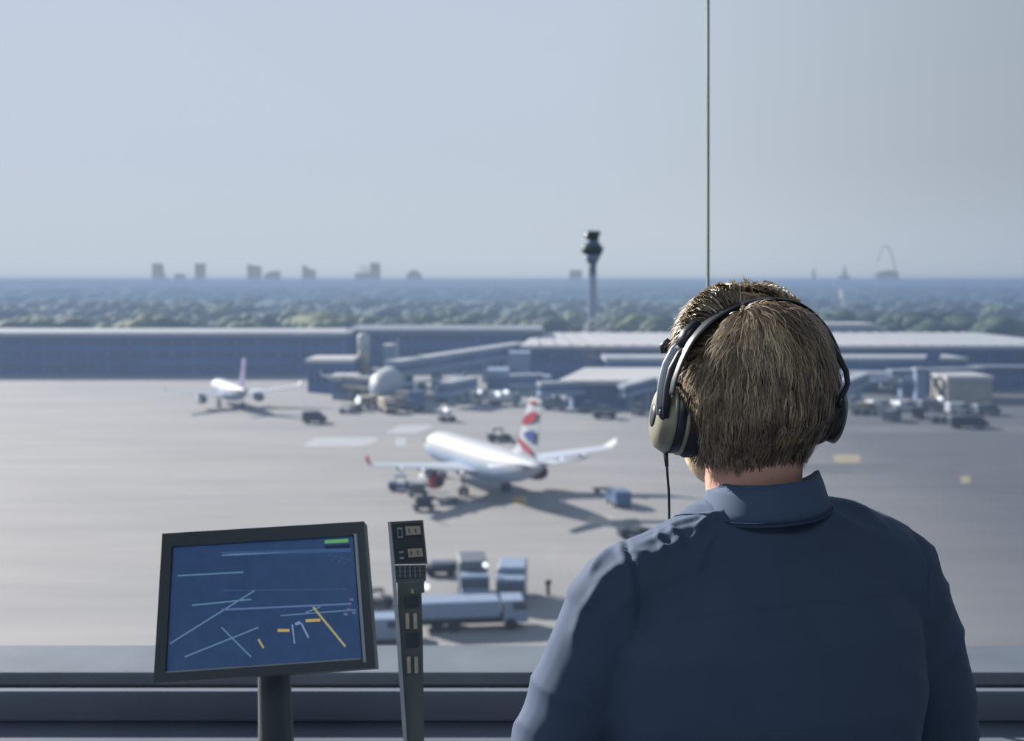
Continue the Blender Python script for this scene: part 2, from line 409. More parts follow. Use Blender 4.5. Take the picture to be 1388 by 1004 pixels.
# flat pale roofs seen from above: z and depth follow from the rows where they start and end
hall('long terminal hall with broad pale roof behind the control tower base', 710, 1475, 309, 385, 10.0, bays=36, overhang=1, slant=5)
hall('narrow terminal annex with grey lower roof in front of the pale hall', 822, 1310, 292, 307, 7.9, roof=pale, wins=1, overhang=.6)
hall('low pier building with sloping pale roof left of the headset', 768, 985, 251, 286, 5.9, slant=6, wins=1, wall=blue_w)
hall('dark glazed pier wing behind the right hand stands', 990, 1440, 296, 306, 5.4, roof=roof2, wins=2, overhang=.5, thick=.5)
hall('long dark blue terminal wing with thin pale roof at far left', -90, 470, 336, 366, 12.2, roof=pale, wins=3, overhang=1, thick=1.1)
hall('central dark terminal block under a thin grey roof', 470, 735, 352, 388, 12.4, roof=roof2, wins=3, overhang=1, thick=1.3)
hall('pale roofed canopy block right of the leftmost parked airliner', 417, 476, 285, 300, 8.0, roof=roofm, wins=1, overhang=1)
hall('small white roofed gate hut behind the nose on airliner', 450, 480, 268, 276, 5.4, name='gate_hut', roof=roofm, wins=1, overhang=.8, wall=bluep)
hall('pale blue square plant block beside the sloping walkway', 690, 719, 290, 300, 9.2, name='plant_building', roof=bluep, wall=bluep, wins=0, overhang=0, thick=.6)
hall('lower blue block left of the square plant block', 660, 690, 280, 292, 5.6, name='plant_building', roof=bluep, wall=bluep, wins=1, overhang=0, thick=.6)
hall('small upright blue kiosk left of the low pier roof', 733, 747, 262, 270, 5.6, name='plant_building', roof=bluep, wall=bluep, wins=0, overhang=0, thick=.6)
hall('little pale blue rooftop box above the nose on airliner', 519, 532, 300, 308, 10.6, name='plant_building', roof=pale, wall=bluep, wins=0, overhang=.2, thick=.6)
hall('cream cargo shed with white fascia at the right edge', 1284, 1345, 262, 275, 5.8, name='cargo_shed', roof=roofm, wall=beige, wins=0, overhang=.5, thick=.9)
hall('white office block beyond the long hall right of the head', 1118, 1188, 420, 440, 11.5, name='office_block', roof=roofm, wall=pale, wins=2, overhang=.5)
hall('pale warehouse among the trees at far left of the field', 150, 262, 400, 430, 9, name='warehouse', roof=pale, wall=blue_w, wins=1)
# round white tower
t = thing('water_tower', 'slim white cylindrical tower left of the sloping walkway', 'tower', (XAT(493, 296), 296, 0))
MB().lathe([(1.25, 0), (1.25, 6.5), (1.45, 6.6), (1.45, 9.4), (1.2, 9.6)], 20).build('shaft', beige, t)
MB().lathe([(1.3, 9.5), (1.6, 9.7), (1.6, 13.0), (1.1, 13.6), (.2, 13.9)], 20).build('tank', pale, t)
t = thing('stair_tower', 'pale upright stair tower among the right hand stands', 'tower', (XAT(1246, 268), 268, 0))
MB().box((0, 0, 3.3), (2.0, 2.4, 6.6)).build('shaft', bluep, t); MB().box((0, 0, 6.9), (2.5, 2.8, .6)).build('cap', pale, t)

# ramp lighting masts and gate lamps
def corridor(label, a, b, w, h, z0, z1, name='jet_bridge', legs=3, m=bluep, top=pale, cat='jet bridge'):
    a = Vector((a[0], a[1], 0)); b = Vector((b[0], b[1], 0)); d = b - a; L = d.length; ang = math.atan2(d.y, d.x)
    t = thing(name, label, cat, a, ang)
    n_ = 8; c = MB()
    def sec(x, zc, hw, zl, zh): return [Vector((x, -hw, zc + zl)), Vector((x, hw, zc + zl)), Vector((x, hw, zc + zh)), Vector((x, -hw, zc + zh))]
    c.loft([sec(L * k / n_, z0 + (z1 - z0) * k / n_, w / 2, 0, h) for k in range(n_ + 1)], smooth=False); c.build('corridor', m, t)
    c = MB(); c.loft([sec(L * k / n_, z0 + (z1 - z0) * k / n_, w / 2 + .15, h + .01, h + .35) for k in range(n_ + 1)], smooth=False); c.build('roof', top, t)
    g = MB(); g.loft([sec(L * k / n_, z0 + (z1 - z0) * k / n_, w / 2 + .04, h * .4, h * .75) for k in range(n_ + 1)], smooth=False); g.build('glazing', blue_d, t)
    for k in range(legs):
        x = L * (k + .5) / legs; zz = z0 + (z1 - z0) * (k + .5) / legs
        MB().box((x, 0, zz / 2), (.5, w * .7, zz)).build('support_leg', m, t)
    return t
corridor('long pale walkway sloping up towards the central terminal block', (XAT(532, 268), 268), (XAT(705, 330), 330), 4.0, 3.4, 5.0, 6.0, 'elevated_walkway', 5, cat='walkway')
corridor('pale jet bridge reaching out left of the airliner tail', (XAT(640, 262), 262), (XAT(602, 250), 250), 2.6, 2.6, 2.7, 2.5, legs=2)
corridor('jet bridge with white roof just right of the airliner tail', (XAT(730, 247), 247), (XAT(790, 250), 250), 2.6, 2.4, 3.0, 3.0, legs=2)
corridor('jet bridge in front of the square plant block', (XAT(690, 262), 262), (XAT(735, 262), 262), 2.6, 2.4, 3.4, 3.6, legs=2)
corridor('short sloping jet bridge nearest the left earcup', (XAT(842, 246), 246), (XAT(886, 250), 250), 2.6, 2.3, 2.6, 4.0, legs=2)
corridor('white jet bridge slanting beside the right earcup', (XAT(1140, 250), 250), (XAT(1170, 268), 268), 2.6, 2.4, 3.0, 3.4, legs=2)
corridor('long low walkway joining the cream shed to the stair tower', (XAT(1205, 272), 272), (XAT(1330, 278), 278), 2.4, 1.0, 5.1, 5.3, 'elevated_walkway', 4, cat='walkway')
corridor('jet bridge meeting the nose on airliner from the left', (XAT(470, 268), 268), (XAT(504, 262), 262), 2.6, 2.4, 2.8, 2.8, legs=2, m=beige)

# ------------------------------------------------------------- control tower beyond the terminal
t = thing('control_tower', 'tall dark control tower with flared two level cab', 'tower', (XAT(803, 600), 600, 0))
px2 = 600 / F * 1.07
towm = mat('tower_concrete', (.13, .20, .31, 1), .7, scale=.05); towd = mat('tower_cab_glass', (.04, .065, .08, 1), .3)
towl = mat('tower_light_band', (.26, .33, .50, 1), .6)
Z = lambda py: ZAT(py, 600)
MB().lathe([(6.2 * px2, 0), (6.0 * px2, Z(440)), (5.0 * px2, Z(364)), (5.2 * px2, Z(358))], 20).build('shaft', towm, t)
MB().lathe([(5.2 * px2, Z(358)), (8.5 * px2, Z(351)), (11 * px2, Z(345.5))], 20).build('flare', towl, t)
MB().lathe([(11 * px2, Z(345.5)), (14.2 * px2, Z(338)), (14.2 * px2, Z(335.5)), (12.5 * px2, Z(334))], 20).build('gallery', towd, t)
MB().lathe([(12.0 * px2, Z(334)), (8.2 * px2, Z(328)), (7.6 * px2, Z(325))], 20).build('neck', towm, t)
MB().lathe([(7.6 * px2, Z(325)), (10.3 * px2, Z(315.2))], 16).build('cab', towd, t)
MB().lathe([(10.8 * px2, Z(315.2)), (10.8 * px2, Z(313.4)), (5 * px2, Z(313))], 16).build('cab_roof', towm, t)
MB().tube([(0, 0, Z(313)), (0, 0, Z(308))], .12, 6).build('antenna', towm, t)

# ------------------------------------------------------------- skyline
skm = mat('far_tower_block', (.085, .15, .235, 1), .8, scale=.03, var=.2)
skg = mat('far_tower_glass', (.07, .12, .20, 1), .4)
def skyline(name, label, outline, Y=4200, depth=30):
    cxp = sum(p[0] for p in outline) / len(outline)
    t = thing(name, label, 'building', (XAT(cxp, Y), Y, 0))
    poly = [Vector((XAT(px, Y) - XAT(cxp, Y), 0, max(0, ZAT(py, Y) if py < 399 else 0))) for px, py in outline]
    MB().prism(poly, (0, depth, 0)).build('tower_body', skm, t)
    x0 = min(p.x for p in poly); x1 = max(p.x for p in poly); zt = min(sorted(p.z for p in poly)[-2:])
    g = MB(); k = 0; z = zt * .25
    while z < zt * .88: g.box(((x0 + x1) / 2, -.3, z), ((x1 - x0) * .6, .6, 1.6)); z += 5
    g.build('window_rows', skg, t)
skyline('tower_block', 'far left tower block with a slanted right shoulder', [(206, 400), (206, 357), (217, 357), (221, 376), (226, 377), (226, 400)])
skyline('office_block', 'stubby far block between the two leftmost towers', [(236, 400), (236, 371), (248, 371), (250, 400)])
skyline('tower_block', 'slender square tower block second from the far left', [(264, 400), (264, 357), (276, 357), (276, 400)])
skyline('tower_block', 'far tower block with roof sloping down to the right', [(335, 400), (335, 358), (352, 361), (353, 400)])
skyline('office_block', 'wide stepped block just right of the sloping roofed tower', [(358, 400), (358, 372), (366, 368), (377, 367), (381, 400)])
skyline('tower_block', 'isolated far tower with pointed left corner', [(409, 400), (410, 359), (418, 364), (426, 366), (428, 400)])
skyline('tower_block', 'L shaped far block with a thin tower at its right end', [(481, 400), (481, 370), (502, 369), (502, 356), (514, 356), (515, 400)])
skyline('domed_building', 'far domed building left of the skyline gap', [(550, 400), (551, 372), (556, 367), (562, 366), (568, 369), (572, 376), (573, 400)])
skyline('tower_block', 'small square block left of the control tower', [(772, 400), (772, 366), (789, 366), (789, 400)])
skyline('office_block', 'low broad block with a short spire right of the head', [(1138, 400), (1138, 375), (1144, 372), (1146, 360), (1148, 372), (1153, 376), (1153, 400)])
skyline('mast', 'thin pointed mast on the horizon right of the head', [(1101, 400), (1102, 376), (1104, 362), (1106, 376), (1107, 400)])
# arch over a stadium block
Y = 4200; t = thing('arched_stadium', 'broad stadium block crowned by a tall thin arch', 'building', (XAT(1204, Y), Y, 0))
k = Y / F
MB().prism([Vector((-15 * k, 0, 0)), Vector((15 * k, 0, 0)), Vector((14 * k, 0, ZAT(369, Y))), Vector((4 * k, 0, ZAT(366, Y))), Vector((-14 * k, 0, ZAT(369, Y)))], (0, 40, 0)).build('stand', skm, t)
am = MB(); am.tube([(-12.5 * k + 12.5 * k * u if 0 else (-13 + 25 * u) * k, 10, ZAT(370, Y) + (37 * k) * (1 - abs(2 * u - .85) ** 2.1 / 1.3)) for u in [i / 16 for i in range(17)]], .9 * k, 8)
am.build('arch', mat('arch_steel', (.24, .28, .30, 1), .5), t)

# ------------------------------------------------------------- trees
leafs = [mat('leaves_yellow_green', (.15, .19, .06, 1), .8, scale=.35, var=.55, bump=.6, bscale=1.2),
         mat('leaves_mid_green', (.055, .095, .042, 1), .8, scale=.35, var=.55, bump=.6, bscale=1.2),
         mat('leaves_dark_green', (.022, .048, .034, 1), .8, scale=.35, var=.55, bump=.6, bscale=1.2)]
bark = mat('bark', (.07, .055, .04, 1), .9)
def tree_mesh(k, seed):
    rnd = random.Random(seed); m = MB()
    m.tube([(0, 0, 0), (.1, 0, .3), (0, .05, .55)], [.045, .035, .02], 6, mi=1)
    for q in range(9):
        a = rnd.random() * 6.28; r = rnd.uniform(.1, .42) if q else 0
        c = (r * math.cos(a), r * math.sin(a), rnd.uniform(.42, .74) if q else .62)
        m.ell(c, (rnd.uniform(.2, .32), rnd.uniform(.2, .32), rnd.uniform(.16, .26)), 10, 7)
    vs = []
    for v in m.v:
        p = Vector(v); n_ = noise.noise(p * 9 + Vector((seed, 0, 0)))
        c = Vector((0, 0, .55)); vs.append(tuple(p + (p - c) * .16 * n_) if p.z > .32 else v)
    m.v = vs
    me = m.mesh('tree'); me.materials.append(leafs[k]); me.materials.append(bark)
    return me
tms = [[tree_mesh(k, 10 * k + s) for s in range(4)] for k in range(3)]
rt = random.Random(3)
TLAB = ['yellow green leafy tree growing beyond the terminal roofs', 'mid green leafy tree growing in the woods beyond the terminal', 'dark green leafy tree growing in the woods beyond the terminal']
cnt = 0
def put_tree(x, y, h, k):
    o = bpy.data.objects.new('tree', tms[k][rt.randrange(4)]); COL.objects.link(o)
    o.location = (x, y, -.1); o.rotation_euler = (0, 0, rt.random() * 6.28); s = h
    o.scale = (s * rt.uniform(1.1, 1.7), s * rt.uniform(1.1, 1.7), s)
    tag(o, TLAB[k], 'tree', 'woods beyond the terminal')
# front edge, bright clumps where the photograph shows them
for px, py, k in ((165, 438, 0), (185, 432, 0), (215, 428, 1), (240, 432, 2), (262, 436, 1), (300, 430, 1), (325, 434, 0), (350, 428, 2), (392, 434, 0), (408, 428, 0), (425, 426, 0), (445, 429, 0), (462, 430, 0),
                  (480, 434, 2), (505, 430, 1), (530, 434, 1), (556, 432, 0), (575, 436, 2), (600, 434, 0), (628, 436, 0), (650, 432, 2), (672, 436, 0), (700, 432, 1), (722, 436, 0), (745, 432, 2), (768, 434, 1),
                  (835, 434, 2), (855, 428, 0), (875, 430, 0), (893, 432, 1), (1135, 424, 1), (1160, 428, 2), (1190, 424, 2), (1215, 428, 1), (1240, 424, 2), (1262, 430, 1), (1290, 432, 0), (1312, 428, 1), (1335, 430, 2), (1360, 430, 1), (130, 430, 1), (100, 434, 2), (60, 430, 1), (25, 432, 0)):
    Y = rt.uniform(445, 520); put_tree(XAT(px, Y), Y, ZAT(py, Y) * 1.12, k); cnt += 1
def halton(i, b):
    f, r = 1.0, 0.0
    while i: f /= b; r += f * (i % b); i //= b
    return r
cnt2 = 0
while cnt < 292:
    cnt2 += 1; Y = 530 * (3.0 ** halton(cnt2, 2)); px = -10 + 1410 * halton(cnt2, 3)
    if Y < 620 and abs(px - 803) < 22: continue
    v = noise.noise(Vector((px * .012, Y * .006, 3)))
    k = 0 if v > .22 and Y < 1000 else (1 if v > -.12 else 2)
    put_tree(XAT(px, Y), Y, rt.uniform(8.5, 14), k); cnt += 1
fo = MB()
for i in range(1900):
    Y = 1660 * (2.35 ** rt.random()); px = rt.uniform(-40, 1430)
    r = rt.uniform(12, 26)
    fo.ell((XAT(px, Y), Y, 3), (r * 1.5, r, rt.uniform(9, 15)), 7, 4)
fob = fo.build('distant_woodland', mat('distant_leaves', (.04, .065, .045, 1), .9, scale=.004, var=.5))
tag(fob, 'dense distant woodland stretching back to the horizon', 'woodland', kind='stuff')
# pale roofs in the woods
for i, (px, py, w_, lab) in enumerate(((738, 396, 16, 'tiny pale house roof in the woods left of the control tower'), (458, 395, 12, 'small white house roof below the L shaped far block'), (1150, 392, 20, 'pale blue shed in the woods right of the head'), (1190, 419, 10, 'small pale house at the wood edge below the arch'), (1230, 416, 9, 'cream little house right of the house below the arch'), (308, 441, 16, 'pale house roof behind the far left terminal wing'), (483, 430, 10, 'cream house beyond the central terminal block'))):
    Y = CAMZ * F / (py - HY + 4); Y = min(Y, 1400); z = max(ZAT(py - 3, Y), 3)
    t = thing('house', lab, 'house', (XAT(px, Y), Y, 0)); ww = w_ * Y / F
    MB().box((0, 0, z * .35), (ww, ww, z * .7)).build('wall', beige, t)
    MB().prism([Vector((-ww * .55, -ww * .55, z * .7)), Vector((-ww * .55, ww * .55, z * .7)), Vector((-ww * .55, 0, z))], (ww * 1.1, 0, 0)).build('roof', pale, t)
# ------------------------------------------------------------- service vehicles
glowm = mat('glow_white', (.9, .95, 1, 1), .2, emit=1.2, var=.02)  # glowing balls stand in for sun glints on vehicles; lights on the near trucks
vm = {'blue': mat('vehicle_blue', (.10, .17, .33, 1), .35), 'white': mat('vehicle_white', (.68, .71, .76, 1), .35), 'dark': mat('vehicle_dark', (.03, .04, .055, 1), .5),
      'grey': mat('vehicle_grey', (.16, .18, .22, 1), .5), 'beige': mat('vehicle_beige', (.52, .46, .36, 1), .5), 'pale': mat('vehicle_pale_blue', (.30, .39, .54, 1), .4)}
def wheels(t, xs, hw, r):
    for x in xs:
        for s in (-1, 1):
            MB().lathe([(r * .55, -.12), (r, -.1), (r, .1), (r * .55, .12)], 14, M=Matrix.Translation((x, s * hw, r)) @ Matrix.Rotation(PI / 2, 4, 'X')).build('wheel', dark, t)
def glow_ball(t, p, r=.3):
    MB().ell(p, (r, r, r), 12, 8).build('glow_ball', glowm, t)
def van(name, label, loc, rz, c='white', L=5.0, W=2.0, H=2.2, glowat=None, group=None, lr=.3):
    t = thing(name, label, 'van', loc, rz, group)
    m = MB(); pr = [(-L / 2, .4), (L / 2, .4), (L / 2, 1.05), (L / 2 - .25, 1.15), (L / 2 - 1.2, H * .95), (L / 2 - 1.5, H), (-L / 2 + .1, H), (-L / 2, H * .9)]
    m.prism([Vector((x, -W / 2, z)) for x, z in pr], (0, W, 0)); m.build('body', vm[c], t)
    g = MB(); g.prism([Vector((L / 2 - .35, -W / 2 - .02, 1.2)), Vector((L / 2 - 1.2, -W / 2 - .02, H * .9)), Vector((L / 2 - 2.3, -W / 2 - .02, H * .9)), Vector((L / 2 - 2.3, -W / 2 - .02, 1.2))], (0, W + .04, 0)); g.build('cab_window', glassd, t)
    wheels(t, (-L * .3, L * .3), W / 2 - .05, .36)
    if glowat: glow_ball(t, glowat, lr)
    return t
def tug(name, label, loc, rz, c='dark', s=1.0, glowat=None, lr=.3, group=None):
    t = thing(name, label, 'tug', loc, rz, group); t.scale = (s,) * 3
    MB().prism([Vector((x, -.75, z)) for x, z in ((-1.6, .3), (1.6, .3), (1.6, .9), (.5, 1.05), (.5, .8), (-.6, .8), (-.7, 1.1), (-1.6, 1.0))], (0, 1.5, 0)).build('chassis', vm[c], t)
    MB().box((-.1, 0, 1.75), (1.4, 1.45, .12)).build('cab_roof', vm[c], t)
    pm = MB()
    for x in (-.7, .5):
        for y in (-.66, .66): pm.box((x, y, 1.3), (.08, .08, .9))
    pm.build('cab_posts', dark, t)
    wheels(t, (-1.05, 1.05), .75, .34)
    if glowat: glow_ball(t, glowat, lr)
    return t
def truck(name, label, loc, rz, c='pale', box='pale', L=7.5, H=3.4, glowat=None, lr=.3, boxz=1.0, cab_h=2.5, group=None):
    t = thing(name, label, 'truck', loc, rz, group)
    MB().box((0, 0, .75), (L, 2.2, .3)).build('chassis', dark, t)
    m = MB(); x0 = L / 2
    m.prism([Vector((x, -1.15, z)) for x, z in ((x0 - 1.9, .6), (x0, .6), (x0, 1.5), (x0 - .35, cab_h), (x0 - 1.9, cab_h))], (0, 2.3, 0)); cb = m.build('cab', vm[c], t)
    MB().prism([Vector((x, -1.17, z)) for x, z in ((x0 - 1.2, 1.55), (x0 + .02, 1.55), (x0 - .3, cab_h - .15), (x0 - 1.2, cab_h - .15))], (0, 2.34, 0)).build('cab_window', glassd, cb)
    MB().bbox((-1.05, 0, boxz + (H - boxz) / 2), (L - 2.2, 2.4, H - boxz), .12).build('cargo_box', vm[box], t)
    wheels(t, (-L * .33, -L * .18, L * .34), 1.05, .48)
    if glowat: glow_ball(t, glowat, lr)
    return t
def cart(name, label, loc, rz, c='grey', load=True, group=None, bar=1.4):
    t = thing(name, label, 'cart', loc, rz, group)
    MB().box((0, 0, .55), (2.6, 1.5, .14)).build('deck', vm[c], t)
    wheels(t, (-.85, .85), .65, .25)
    MB().tube([(1.3, 0, .5), (1.3 + bar, 0, .35)], .05, 6).build('drawbar', dark, t)
    if load: MB().bbox((0, 0, 1.12), (1.9, 1.35, 1.0), .1).build('canopy', vm[c], t)
    return t
g = G
van('van', 'dark van alone on the apron below the leftmost parked airliner', g(426, 573), .3, 'dark', 4.6)
tug('baggage_tug', 'small dark tug left of the nose on airliner', g(470, 560), .2, 'grey')
truck('belt_loader', 'beige loader truck left of the nose wheel of the gate airliner', g(500, 553), -2.0, 'beige', 'beige', 6, 2.7, glowat=(2.8, -.8, 2.4), lr=.42)
tug('baggage_tug', 'dark tug with a bright glint left of the gate airliner', g(483, 557), -1.2, 'dark', 1.1, (1.2, 0, 2.0), .5)
truck('catering_truck', 'beige high loader under the nose of the gate airliner', g(525, 559), -1.2, 'beige', 'beige', 6.5, 3.0)
truck('catering_truck', 'beige box truck right of the gate airliner nose', g(546, 553), -1.9, 'beige', 'beige', 6, 3.6)
truck('service_truck', 'dark blue box truck right of the beige box truck', g(563, 557), -1.8, 'blue', 'blue', 6.5, 4.2)
tug('baggage_tug', 'dark tug with a bright glint alone above the airliner', g(606, 571), .5, 'dark', 1.0, (-.3, 0, 2.2), .42)
truck('service_truck', 'white truck with pale box near the small jet bridge', g(613, 545), .1, 'white', 'pale', 8, 3.4, glowat=None)
van('van', 'white van with a bright glint left of the airliner tail', g(640, 546), .2, 'white', 5, glowat=(1.5, -1, 2.6), lr=.5)
_t = truck('service_truck', 'white truck with two bright glints beside the airliner tail', g(684, 549), .1, 'pale', 'white', 7, 3.0, glowat=(-1.6, -1.4, 2.6), lr=.55)
glow_ball(_t, (.2, -1.4, 3.0), .5)
van('van', 'pale van with a glint right of the airliner tail', g(746, 549), .1, 'pale', 6, glowat=(.2, -1, 2.3), lr=.5)
van('van', 'grey van just right of the tail beside the pale van', g(752, 555), -.2, 'grey', 5)
tug('baggage_tug', 'grey tug under the low pier roof', g(797, 558), .4, 'grey', 1.2)
van('van', 'pale van with a glint under the low pier roof', g(815, 550), .1, 'pale', 5.5, glowat=(-1.2, -1, 2.0), lr=.5)
tug('baggage_tug', 'dark tug on the open apron left of the earcup', g(819, 567), .1, 'dark', 1.4)
tug('baggage_tug', 'grey tug nearest the left earcup', g(866, 562), 1.2, 'grey', 1.2)
van('van', 'grey van parked at the pier behind the left earcup', g(875, 552), .1, 'grey', 5.5)
tug('baggage_tug', 'dark tug on the apron behind the tail fin', g(676, 598), .2, 'dark', 1.2)
cart('baggage_cart', 'dark flat cart coupled behind the tug at the tail fin', g(687, 598), PI, 'grey', False)
# around the moving airliner
tug('pushback_tug', 'blue tug on the apron below the left wing of the airliner', g(544, 664), 0.1, 'blue', 1.05)
cart('baggage_cart', 'grey cart with a long drawbar under the left wing', g(566, 672), .1, 'grey', True, bar=2.5)
cart('baggage_cart', 'dark cart nearest the camera below the left wing', g(574, 692), .2, 'dark', True, bar=3.5)
cart('baggage_cart', 'low flat cart right of the dark cart below the wing', g(607, 682), .15, 'grey', False, bar=3)
van('van', 'blue van parked at the end of the airliner shadow', g(838, 684), PI / 2 + .2, 'blue', 4.5, 1.9, 1.9)
cart('baggage_cart', 'flat dark cart left of the blue van by the shadow', g(818, 668), .1, 'dark', False)
tug('baggage_tug', 'dark tug just above the left shoulder of the man', g(858, 728), .2, 'dark', 1.0)
# right hand stands
for px, py, c, lab, rz, kind, la in ((1166, 562, 'dark', 'dark tug just right of the right earcup', .2, 'tug', None), (1176, 560, 'beige', 'beige van behind the dark tug near the right earcup', -.4, 'van', None),
        (1190, 556, 'white', 'white van left of the glinting vans', .5, 'van', None), (1209, 570, 'grey', 'grey van with a glint left of the brightest glint', .9, 'van', (.8, -.9, 3.4)),
        (1225, 557, 'white', 'white van behind the grey glinting van', .2, 'van', None), (1245, 566, 'dark', 'dark van with the brightest glint on its bonnet', 1.2, 'van', (1.2, -.6, 1.7)),
        (1262, 556, 'grey', 'grey van behind the brightest glint', .1, 'van', None), (1275, 573, 'dark', 'dark tug with a high glint right of the brightest glint', .1, 'tug', (0, 0, 4.0)),
        (1312, 580, 'dark', 'long dark van at the right edge of the apron', .05, 'van', None), (1300, 560, 'white', 'white van in front of the cream shed', .1, 'van', None),
        (1150, 552, 'white', 'white van beside the slanting jet bridge', .1, 'van', None), (1338, 562, 'grey', 'grey van rightmost before the cream shed', .1, 'van', None)):
    if kind == 'tug': tug('baggage_tug', lab, g(px, py), rz, c, 1.15, la, .4)
    else: van('van', lab, g(px, py), rz, c, 7 if 'long' in lab else 5, glowat=la, lr=.42)
# closest vehicles, below the tower
truck('service_truck', 'pale blue truck with lamps nearest below the tower', g(640, 850), .12, 'pale', 'pale', 8.5, 2.3, cab_h=2.3, glowat=(-3.6, -1.3, 3.6), lr=.22)
truck('fuel_truck', 'grey blue tall truck standing behind the nearest pale truck', g(641, 810), -PI / 2 + .1, 'pale', 'grey', 6, 3.3, glowat=(2.2, .9, 3.3), lr=.22)
truck('fuel_truck', 'green grey windowed truck right of the tall truck', g(694, 814), -PI / 2 - .05, 'pale', 'pale', 6, 3.0)
van('van', 'dark low van left of the tall grey truck', g(597, 779), .1, 'dark', 3.0, 1.4, .9)
tug('baggage_tug', 'small dark tug half hidden right of the monitor', g(512, 822), .3, 'dark', .8)
van('van', 'pale van between the monitor and the nearest truck', g(525, 868), .1, 'pale', 4.6, 1.9, 1.9)
t = thing('bollard', 'small dark bollard standing left of the shoulder', 'bollard', g(743, 806)); MB().lathe([(.16, 0), (.16, .9), (.28, .95), (.28, 1.25), (.1, 1.3)], 12).build('post', dark, t)
# ------------------------------------------------------------- control room
AK = 1.0
wallm = mat('room_wall_paint', (.10, .12, .15, 1), .8, scale=2)
floorm = mat('room_carpet', (.05, .06, .08, 1), .95, scale=30, var=.3)
ceilm = mat('room_ceiling', (.22, .24, .27, 1), .9, scale=2)
deskm = mat('desk_laminate', rgb(96, 104, 118), .45, scale=3, var=.1)
def struct(m, name, mt, parent=None):
    o = m.build(name, mt, parent)
    if not parent: o['kind'] = 'structure'
    return o
WY = 2.6; CZ = 29.6; XL, XR, YB = -3.2, 3.4, -2.6
struct(MB().box((.1, (WY + YB) / 2, FLOORZ - .1), (XR - XL + .4, WY - YB + .4, .2)), 'floor', floorm)
struct(MB().box((.1, (WY + YB) / 2, CZ + .1), (XR - XL + .4, WY - YB + .4, .2)), 'ceiling', ceilm)
struct(MB().box((.1, YB - .1, (FLOORZ + CZ) / 2), (XR - XL + .4, .2, CZ - FLOORZ)), 'wall_back', wallm)
struct(MB().box((XR + .1, (WY + YB) / 2, (FLOORZ + CZ) / 2), (.2, WY - YB - .01, CZ - FLOORZ)), 'wall_right', wallm)
struct(MB().box((XL - .1, (WY + YB) / 2, (FLOORZ + DESKZ) / 2), (.2, WY - YB, DESKZ - FLOORZ)), 'wall_left', wallm)
struct(MB().box((.1, WY + .06, (FLOORZ + DESKZ - .02) / 2), (XR - XL + .4, .12, DESKZ - .02 - FLOORZ)), 'wall_front', wallm)
struct(MB().bbox((.1, WY + .04, DESKZ - .01), (XR - XL + .2, .2, .03), .006), 'trim_1', mat('sill_metal', rgb(110, 118, 128), .4, metal=.3))
# glass
def glass(name, tint, grad):
    m = bpy.data.materials.new(name); m.use_nodes = True; nt = m.node_tree; n = nt.nodes; l = nt.links; n.clear()
    out = n.new('ShaderNodeOutputMaterial'); tr = n.new('ShaderNodeBsdfTransparent'); gl = n.new('ShaderNodeBsdfGlossy'); mx = n.new('ShaderNodeMixShader')
    gl.inputs['Roughness'].default_value = .02; gl.inputs['Color'].default_value = (.8, .9, 1, 1)
    lw = n.new('ShaderNodeFresnel'); lw.inputs['IOR'].default_value = 1.25
    n.remove(lw); mx.inputs['Fac'].default_value = .02
    tc = n.new('ShaderNodeTexCoord'); sp = n.new('ShaderNodeSeparateXYZ'); l.new(tc.outputs['Object'], sp.inputs[0])
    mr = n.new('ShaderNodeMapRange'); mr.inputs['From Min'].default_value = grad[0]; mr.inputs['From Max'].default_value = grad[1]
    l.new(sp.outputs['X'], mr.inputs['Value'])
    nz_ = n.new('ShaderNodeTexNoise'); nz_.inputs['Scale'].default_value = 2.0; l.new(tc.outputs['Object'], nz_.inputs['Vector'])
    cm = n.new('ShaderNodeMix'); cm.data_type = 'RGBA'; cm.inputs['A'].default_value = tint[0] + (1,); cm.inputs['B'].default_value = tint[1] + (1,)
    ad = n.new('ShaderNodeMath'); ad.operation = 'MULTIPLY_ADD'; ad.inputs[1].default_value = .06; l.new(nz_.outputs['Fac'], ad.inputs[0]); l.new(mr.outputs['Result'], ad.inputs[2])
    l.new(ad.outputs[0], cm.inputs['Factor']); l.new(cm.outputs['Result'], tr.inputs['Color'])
    l.new(tr.outputs[0], mx.inputs[1]); l.new(gl.outputs[0], mx.inputs[2]); l.new(mx.outputs[0], out.inputs['Surface'])
    return m
SX = XAT(959.5, WY)
gl1 = glass('glass_left', ((1, 1, 1), (.97, .98, .97)), (-1.2, .5)); gl2 = glass('glass_right', ((.97, .98, .97), (.79, .82, .86)), (.44, 1.15))  # right pane tint deepens to the right, standing in for dimmer light there
def pane(x0, x1, y0, y1, z0, z1, name, m):
    return struct(MB().add([(x0, y0, z0), (x1, y1, z0), (x1, y1, z1), (x0, y0, z1)], [(0, 1, 2, 3)]), name, m)
w1 = pane(XL, SX - .002, WY, WY, DESKZ + .005, CZ, 'window_1', gl1)
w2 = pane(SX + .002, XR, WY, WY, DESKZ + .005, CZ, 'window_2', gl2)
w3 = pane(XL, XL, YB, WY, DESKZ, CZ, 'window_3', gl1)
sealm = mat('glass_joint', rgb(112, 124, 116), .4)
MB().bbox((SX, WY, (DESKZ + CZ) / 2), (.0052, .014, CZ - DESKZ - .01), .001).build('joint_seal', sealm, w1)
